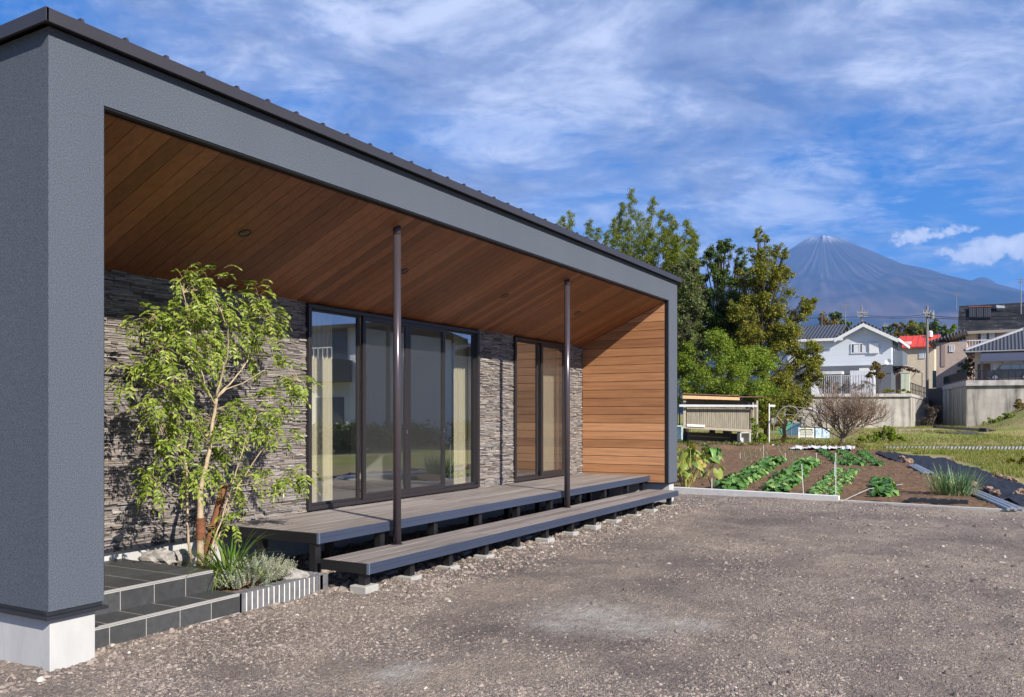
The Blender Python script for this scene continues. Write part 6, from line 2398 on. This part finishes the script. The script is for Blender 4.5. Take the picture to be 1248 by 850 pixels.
for f in (0.19, 0.80):
    wm = MB()
    wm.tube([(UK - 0.86, Y(f), zc + 0.33), (UK - 0.62, Y(f), zc + 0.33)], 0.33, 20)
    wm.tube([(UK + 0.62, Y(f), zc + 0.33), (UK + 0.86, Y(f), zc + 0.33)], 0.33, 20)
    whl = wm.build("wheel", BLACKM, car)
    wm = MB()
    wm.tube([(UK - 0.875, Y(f), zc + 0.33), (UK - 0.862, Y(f), zc + 0.33)], 0.20, 14)
    wm.build("rim", plain("alloy_rim", (0.45, 0.45, 0.46), 0.3, 0.05, metal=0.8), whl)
wm = MB()
wm.box(UK - 0.86, UK - 0.80, Y(0.30), Y(0.27), zc + 1.0, zc + 1.12)
wm.build("wing_mirror", CARP, car)
# garden shrubs beside the lane
tree("flowering_shrub", "leafy camellia shrub with pink flowers at the corner of the right retaining wall", [(1172, 452, 7), (1180, 448, 7), (1176, 460, 6), (1185, 458, 6), (1168, 460, 5), (1180, 440, 4)], 83, 3200, 0.16, leafmat("camellia_leaf", [(0, (0.03, 0.06, 0.018)), (0.6, (0.07, 0.11, 0.03)), (0.93, (0.13, 0.16, 0.06)), (0.97, (0.45, 0.16, 0.20)), (1, (0.55, 0.25, 0.28))], 0.15), (1176, None), 0.06, 0.55, 6, None, cat="shrub")
tree("lane_tree", "olive leaved small tree before the pinkish house", [(1158, 435, 8), (1165, 430, 8), (1150, 440, 6), (1166, 441, 7), (1155, 446, 5)], 92, 2600, 0.2, leafmat("dull_leaf", [(0, (0.05, 0.055, 0.025)), (1, (0.17, 0.15, 0.075))], 0.2), (1160, None), 0.08, 0.55, 6, None)
tree("dry_lane_bush", "brown leafless bush filling the lane between the two retaining walls", [(1135, 500, 8), (1140, 512, 8), (1128, 514, 7), (1145, 518, 6), (1133, 520, 7)], 74, 1700, 0.16, leafmat("dead_leaf", [(0, (0.045, 0.032, 0.025)), (1, (0.12, 0.085, 0.065))], 0.1), (1136, None), 0.05, 0.3, 5, None, cat="bush")
mb = MB()
mb.extr([P(1137, 452, 94), P(1149, 452, 94), P(1149, 473, 94), P(1137, 473, 94)], Vector((F[0], F[1], 0)) * 0.1)
tag(mb.build("green_mesh_fence", plain("sea_green_panel", (0.16, 0.27, 0.25), 0.7, 0.15)), "sea green panel fence at the top end of the lane", "fence")
mb = MB()
mb.prism([pd(1130, 91), pd(1150, 87), pd(1150, 93), pd(1128, 97)], -0.2, P(1140, 474, 91).z)
tag(mb.build("lane_wall", plain("dark_brown_wall", (0.085, 0.065, 0.05), 0.9, 0.3, 2)), "dark brown wall closing the lane between the retaining walls", "wall")

# ------------------------------------------------------------------ poles, wires and aerials
POLEM = plain("pole_concrete", (0.20, 0.18, 0.165), 0.8, 0.1)
DARKP = plain("dark_pole", (0.07, 0.06, 0.055), 0.7, 0.1)


def pole(x, yt, yb, d, r, label, arms=(), mat=POLEM, cat="utility pole"):
    b_, t_ = P(x, yb, d), P(x, yt, d)
    pt = thing("utility_pole", label, cat, (b_.x, b_.y, b_.z))
    mb = MB()
    mb.tube([b_, t_], [r, r * 0.7], 10)
    mb.build("shaft", mat, pt)
    for (ya_, wpx) in arms:
        am = MB()
        l, rr_ = P(x - wpx, ya_, d), P(x + wpx, ya_, d)
        off = Vector((-F[0], -F[1], 0)) * (r + 0.06)
        am.tube([l + off, rr_ + off], 0.06, 6)
        for f in (0.02, 0.3, 0.7, 0.98):
            q_ = l.lerp(rr_, f) + off
            am.tube([q_ + Vector((0, 0, 0.06)), q_ + Vector((0, 0, 0.30))], [0.07, 0.05], 6)
        am.build("crossarm", plain("steel_arm", (0.25, 0.25, 0.25), 0.6, 0.1), pt)
    return pt


p1_ = pole(1130, 373.5, 520, 88, 0.17, "tall concrete utility pole in the lane between the two groups of houses", ((382, 6.5), (386, 4)))
tm = MB()
q_ = P(1136, 385, 87.8)
tm.cyl((q_.x, q_.y), 0.22, q_.z - 0.35, q_.z + 0.35, 12)
tm.build("transformer", plain("grey_transformer", (0.20, 0.21, 0.22), 0.5, 0.1), p1_)
pole(1050, 373, 430, 112, 0.16, "utility pole with two crossarms rising behind the ridge of the grey gabled house", ((382, 6.5), (386, 6)))
pole(1078, 393, 440, 150, 0.15, "small far utility pole between the gabled house and the red roof", ((398, 2.5),))
pole(1001.5, 383, 420, 100, 0.13, "bare dark pole beside the ochre tree at the left end of the grey house", (), DARKP)


def wire(pts, d0, d1, label):
    n = 24
    (x0, y0), (xm, ym), (x1, y1) = pts
    a, b_ = P(x0, y0, d0), P(x1, y1, d1)
    mm = P(xm, ym, (d0 + d1) / 2)
    sag = mm - (a + b_) / 2
    mb = MB()
    mb.tube([a.lerp(b_, k / n) + sag * (1 - (2 * k / n - 1) ** 2) for k in range(n + 1)], 0.035, 4)
    tag(mb.build("overhead_wire", BLACKM), label, "wire")


wire(((1052, 384.5), (1092, 386.5), (1129, 383)), 112, 88, "overhead wire sagging between the two crossarmed poles, upper one")
wire(((1052, 387), (1092, 388), (1129, 386.5)), 112, 88, "overhead wire between the two crossarmed poles, lower one")
wire(((1131, 383), (1165, 387), (1250, 384)), 88, 80, "upper overhead wire running right from the lane pole past the slate roof")
wire(((1131, 387), (1165, 389), (1250, 389)), 88, 80, "lower overhead wire running right from the lane pole past the slate roof")
wire(((940, 386), (990, 388), (1049, 386)), 118, 112, "overhead wire running left from the pole behind the grey gable")
wire(((1079, 399), (1105, 400.5), (1130, 398)), 150, 88, "low overhead wire above the red roof")


def aerial(x, yt, yb, d, label, wd=4, r=0.035):
    b_, t_ = P(x, yb, d), P(x, yt, d)
    mb = MB()
    mb.tube([b_, t_], r, 6)
    rt = Vector((R[0], R[1], 0))
    for (dz_, s) in ((0.05, 1.0), (-0.25, 0.7)):
        l = t_ - rt * wd * d / FOC * s + Vector((0, 0, dz_))
        rr_ = t_ + rt * wd * d / FOC * s + Vector((0, 0, dz_))
        mb.tube([l, rr_], 0.022, 5)
        for k in range(6):
            q_ = l.lerp(rr_, k / 5)
            mb.tube([q_ - Vector((F[0], F[1], 0)) * 0.3, q_ + Vector((F[0], F[1], 0)) * 0.3], 0.014, 4)
            mb.tube([q_, q_ + Vector((0, 0, -0.14))], 0.014, 4)
    tag(mb.build("tv_aerial", plain("aerial_metal", (0.35, 0.35, 0.36), 0.4, 0.1, metal=0.6)), label, "aerial", "television aerials")


aerial(1030.5, 372.5, 400, 86, "television aerial on the ridge left of the grey gable", 6)
aerial(1166, 358, 378, 104, "short television aerial at the left end of the slate roof", 4)
aerial(1244.5, 341, 406, 92, "tall television aerial standing on the tiled hip roof at the right edge", 4, 0.05)

# ------------------------------------------------------------------ the mountain
MD = 17000.0
pk = P(1003, CY, MD)
pcx, pcy = pk.x, pk.y
fl = Vector((F[0], F[1], 0))
rr_px = np.array([0, 8, 14, 20, 30, 45, 60, 75, 92, 110, 126, 142, 165, 196, 233, 270, 317, 400, 520, 700, 900, 2000]) * MD / FOC
hh_px = np.array([213.5, 213.5, 213.5, 212.9, 207.1, 197.9, 190.2, 181.2, 173, 165.4, 160, 153, 145, 137, 124, 111, 92, 62, 40, 18, 3, -0.5]) * MD / FOC
NA, NR = 420, 190
rad_ = np.concatenate([np.linspace(0, 1500, 70), 1500 + (np.linspace(0, 1, NR - 70) ** 1.3) * 13500])
ang_ = np.linspace(0, 2 * PI, NA, endpoint=False)
RR, AA = np.meshgrid(rad_, ang_, indexing='ij')
HH = np.interp(RR, rr_px, hh_px)
# gullies run down the flanks, deeper with distance from the summit
ax_ = np.cos(AA)
ay_ = np.sin(AA)
gul = vn(ax_ * 9 + 3 * vn(ax_ * RR * 0.0006, ay_ * RR * 0.0006, 1, 81), ay_ * 9, 1.0, 82) + 0.6 * vn(ax_ * 26, ay_ * 26, 1.0, 83) + 0.35 * vn(ax_ * 60, ay_ * 60 + RR * 0.0006, 1.0, 84)
HH = HH + (gul - 0.8) * np.interp(RR, [0, 200, 500, 2000, 6000, 14000], [0, 2, 8, 35, 55, 10])
HH = HH + 25 * vn(ax_ * RR, ay_ * RR, 0.0012, 85) * ss(RR, 800, 2500) + 16 * vn(ax_ * RR, ay_ * RR, 0.004, 86) * ss(RR, 300, 1500)
X = pcx + RR * ax_
Yy = pcy + RR * ay_
# the side crater on the right shoulder
lat = (X - pcx) * R[0] + (Yy - pcy) * R[1]
lon = (X - pcx) * F[0] + (Yy - pcy) * F[1]
b0 = 184 * MD / FOC
HH = HH + 400 * np.exp(-(((lat - b0) / 360) ** 2 + ((lon + 300) / 700) ** 2)) - 60 * np.exp(-(((lat - b0 + 560) / 330) ** 2 + ((lon + 500) / 800) ** 2))
# crater rim
HH = HH + 26 * vn(ax_ * 3, ay_ * 3, 1.2, 87) * np.exp(-((RR - 280) / 160) ** 2)
vs = np.stack([X, Yy, HH + EYE], -1).reshape(-1, 3)
i, j = np.meshgrid(np.arange(len(rad_) - 1), np.arange(NA), indexing='ij')
a = (i * NA + j).reshape(-1)
a2 = (i * NA + (j + 1) % NA).reshape(-1)
fs = np.stack([a, a + NA, a2 + NA, a2], 1)
m, t, b = newmat("mountain_rock")
v = objco(t)
sepz = N(t, 'ShaderNodeSeparateXYZ', inp={0: v})
rel_ = N(t, 'ShaderNodeVectorMath', operation='SUBTRACT', inp={0: v, 1: (pcx, pcy, 0)}).outputs[0]
srel = N(t, 'ShaderNodeSeparateXYZ', inp={0: rel_})
angn = M(t, 'ARCTAN2', srel.outputs[1], srel.outputs[0])
rl = N(t, 'ShaderNodeVectorMath', operation='LENGTH', inp={0: rel_}).outputs['Value']
stv = N(t, 'ShaderNodeCombineXYZ', inp={0: M(t, 'MULTIPLY', angn, 16.0), 1: M(t, 'MULTIPLY', rl, 0.0007), 2: 0.0}).outputs[0]
streak = noise(t, stv, 2.2, 7, 0.62, 0.3)
patch = noise(t, v, 0.0009, 7, 0.6, 0.4)
rockc = ramp(t, streak, [(0.34, (0.012, 0.012, 0.015)), (0.5, (0.035, 0.033, 0.037)), (0.64, (0.080, 0.066, 0.064))])
lowc = ramp(t, patch, [(0.40, (0.008, 0.014, 0.013)), (0.52, (0.036, 0.034, 0.030)), (0.66, (0.13, 0.088, 0.07))])
hfac = ramp(t, M(t, 'ADD', M(t, 'DIVIDE', sepz.outputs[2], 3600.0), M(t, 'MULTIPLY', M(t, 'SUBTRACT', patch, 0.5), 0.5)), [(0.42, (0, 0, 0)), (0.62, (1, 1, 1))])
col = mixc(t, hfac, lowc, rockc)
snow = M(t, 'MULTIPLY', ramp(t, M(t, 'DIVIDE', sepz.outputs[2], 3500.0), [(0.915, (0, 0, 0)), (0.985, (1, 1, 1))]), ramp(t, streak, [(0.50, (0, 0, 0)), (0.60, (1, 1, 1))]))
col = mixc(t, snow, col, (0.75, 0.77, 0.80))
setc(t, b, col)
b.inputs['Roughness'].default_value = 0.95
b.inputs['Specular IOR Level'].default_value = 0.1
o = link_mesh("mountain", vs, fs, m, loc=(pcx, pcy, 0), smooth=True)
tag(o, kind='structure')

# ------------------------------------------------------------------ the neighbours across the field on the camera's side (seen mirrored in the windows)


def PM(x, y, d):
    q_ = P(x, y, d)
    return Vector((q_.x, 2 * (VG + 0.02) - q_.y, q_.z))


def mirror_house(name, label, x0, x1, ye, yr_, d, wallm, roofm, depth=8.0):
    b_ = PM(x1, 500, d)
    a = Vector((b_.x, b_.y, 0))
    f0 = F[0] + R[0] * (x0 - CX) / FOC
    ln = b_.y - PM(x0, 500, b_.x / f0).y
    e = Vector((0, -1, 0))
    nn = Vector((1, 0, 0))
    zE, zR = PM(x0, ye, d).z, PM(x0, yr_, d).z
    h = thing(name, label, "house", (a.x, a.y - ln / 2, 0))
    h.location.z = 0
    ORG[h.name] = Vector(h.location)
    c = lambda s, dpt, z: Vector((a.x, a.y, 0)) + e * s + nn * dpt + Vector((0, 0, z))
    mb = MB()
    mb.extr([c(0, 0, -0.1), c(ln, 0, -0.1), c(ln, 0, zE), c(0, 0, zE)], nn * depth)
    mb.build("wall", wallm, h)
    mb = MB()
    mb.extr([c(-0.6, -0.7, zE - 0.1), c(-0.6, depth / 2, zR), c(-0.6, depth / 2, zR + 0.15), c(-0.6, -0.7, zE + 0.08)], e * (ln + 1.2))
    mb.extr([c(-0.6, depth / 2, zR), c(-0.6, depth + 0.7, zE - 0.1), c(-0.6, depth + 0.7, zE + 0.08), c(-0.6, depth / 2, zR + 0.15)], e * (ln + 1.2))
    mb.build("roof", roofm, h)
    return h, c, ln, e, nn, zE


h, c, ln, e_, nn_, zE = mirror_house("white_house", "white two storey neighbour with a grey balcony, seen mirrored in the wide window", 300, 434, 399, 384, 40, plain("white_render", (0.70, 0.71, 0.72), 0.8, 0.05), SLATE)
bm_ = MB()
s0, s1 = ln * 0.03, ln * 0.45
bm_.extr([c(s0, 0, 3.0), c(s1, 0, 3.0), c(s1, 0, 4.0), c(s0, 0, 4.0)], nn_ * -1.4)
bm_.build("balcony", DGREY, h)
for (a0, a1, z0_, z1_) in ((0.07, 0.38, 4.05, 5.7), (0.10, 0.34, 0.3, 2.3), (0.55, 0.7, 4.2, 5.4), (0.6, 0.75, 1.0, 2.2)):
    wm = MB()
    wm.extr([c(ln * a0, -0.02, z0_), c(ln * a1, -0.02, z0_), c(ln * a1, -0.02, z1_), c(ln * a0, -0.02, z1_)], nn_ * -0.04)
    wm.build("window", PANEM, h)
rl_ = MB()
for k in range(12):
    p = c(s0 + (s1 - s0) * k / 11, -1.4, 0)
    rl_.box(p.x - .02, p.x + .02, p.y - .02, p.y + .02, 4.001, 4.5)
rl_.tube([c(s0, -1.4, 4.5), c(s1, -1.4, 4.5)], 0.03, 6)
rl_.build("balcony_rail", WHITE, h)
h, c, ln, e_, nn_, zE = mirror_house("blue_grey_house", "blue grey neighbour beside the white one, seen mirrored in the screened panels", 440, 466, 406, 392, 52, plain("blue_render", (0.30, 0.35, 0.45), 0.8, 0.06), SLATE)
wm = MB()
wm.extr([c(ln * .3, -0.02, 3.6), c(ln * .7, -0.02, 3.6), c(ln * .7, -0.02, 4.8), c(ln * .3, -0.02, 4.8)], nn_ * -0.04)
wm.build("window", PANEM, h)
h, c, ln, e_, nn_, zE = mirror_house("tan_house", "tan neighbour with a wide dark roof, seen mirrored in the wide window", 490, 545, 432, 416, 60, plain("tan_render", (0.42, 0.38, 0.34), 0.8, 0.08), SLATE)
h, c, ln, e_, nn_, zE = mirror_house("far_house", "pale neighbour with a grey tiled roof, mirrored at the wide window's right end", 548, 610, 436, 418, 66, plain("pale_render", (0.50, 0.47, 0.42), 0.8, 0.08), RTILE)
g1, g2 = PM(352, 500, 36), PM(445, 500, 39)
hd = MB()
pts = [PM(x, 500, d) for x, d in ((350, 34), (400, 35.5), (440, 37), (500, 43), (560, 50), (620, 56))]
pf = []
for a, b_ in zip(pts[:-1], pts[1:]):
    for k in range(16):
        q_ = a.lerp(b_, k / 16)
        pf.append((q_.x + random.uniform(-.3, .3), q_.y + random.uniform(-.3, .3), 0.5 + random.uniform(-.2, .2), 0.7))
V_, F_ = puff_leaves(pf, 16000, 0.2, 0.5)
o = link_mesh("field_hedge", V_, F_, L_DARK)
tag(o, "long low green hedge before the neighbours, seen mirrored in the wide window", "hedge")
pm_ = PM(471, 500, 42)
mb = MB()
mb.tube([(pm_.x, pm_.y, 0), (pm_.x, pm_.y, 9.5)], [0.16, 0.11], 10)
tag(mb.build("street_pole", POLEM), "concrete pole between the neighbours, seen mirrored in the wide window", "pole")

# ------------------------------------------------------------------ haze
hz = MB()
hz.box(-27000, 36000, -27000, 30000, -60, 3750)
m = bpy.data.materials.new("thin_haze")
m.use_nodes = True
t = m.node_tree
t.nodes.clear()
HAZE_DENS = 4.7e-5
pv = N(t, 'ShaderNodeVolumePrincipled', inp={'Color': (0.20, 0.44, 1.0, 1), 'Density': HAZE_DENS, 'Anisotropy': 0.0})
om = N(t, 'ShaderNodeOutputMaterial')
t.links.new(pv.outputs[0], om.inputs['Volume'])
o = hz.build("haze", m)
tag(o, kind='stuff')
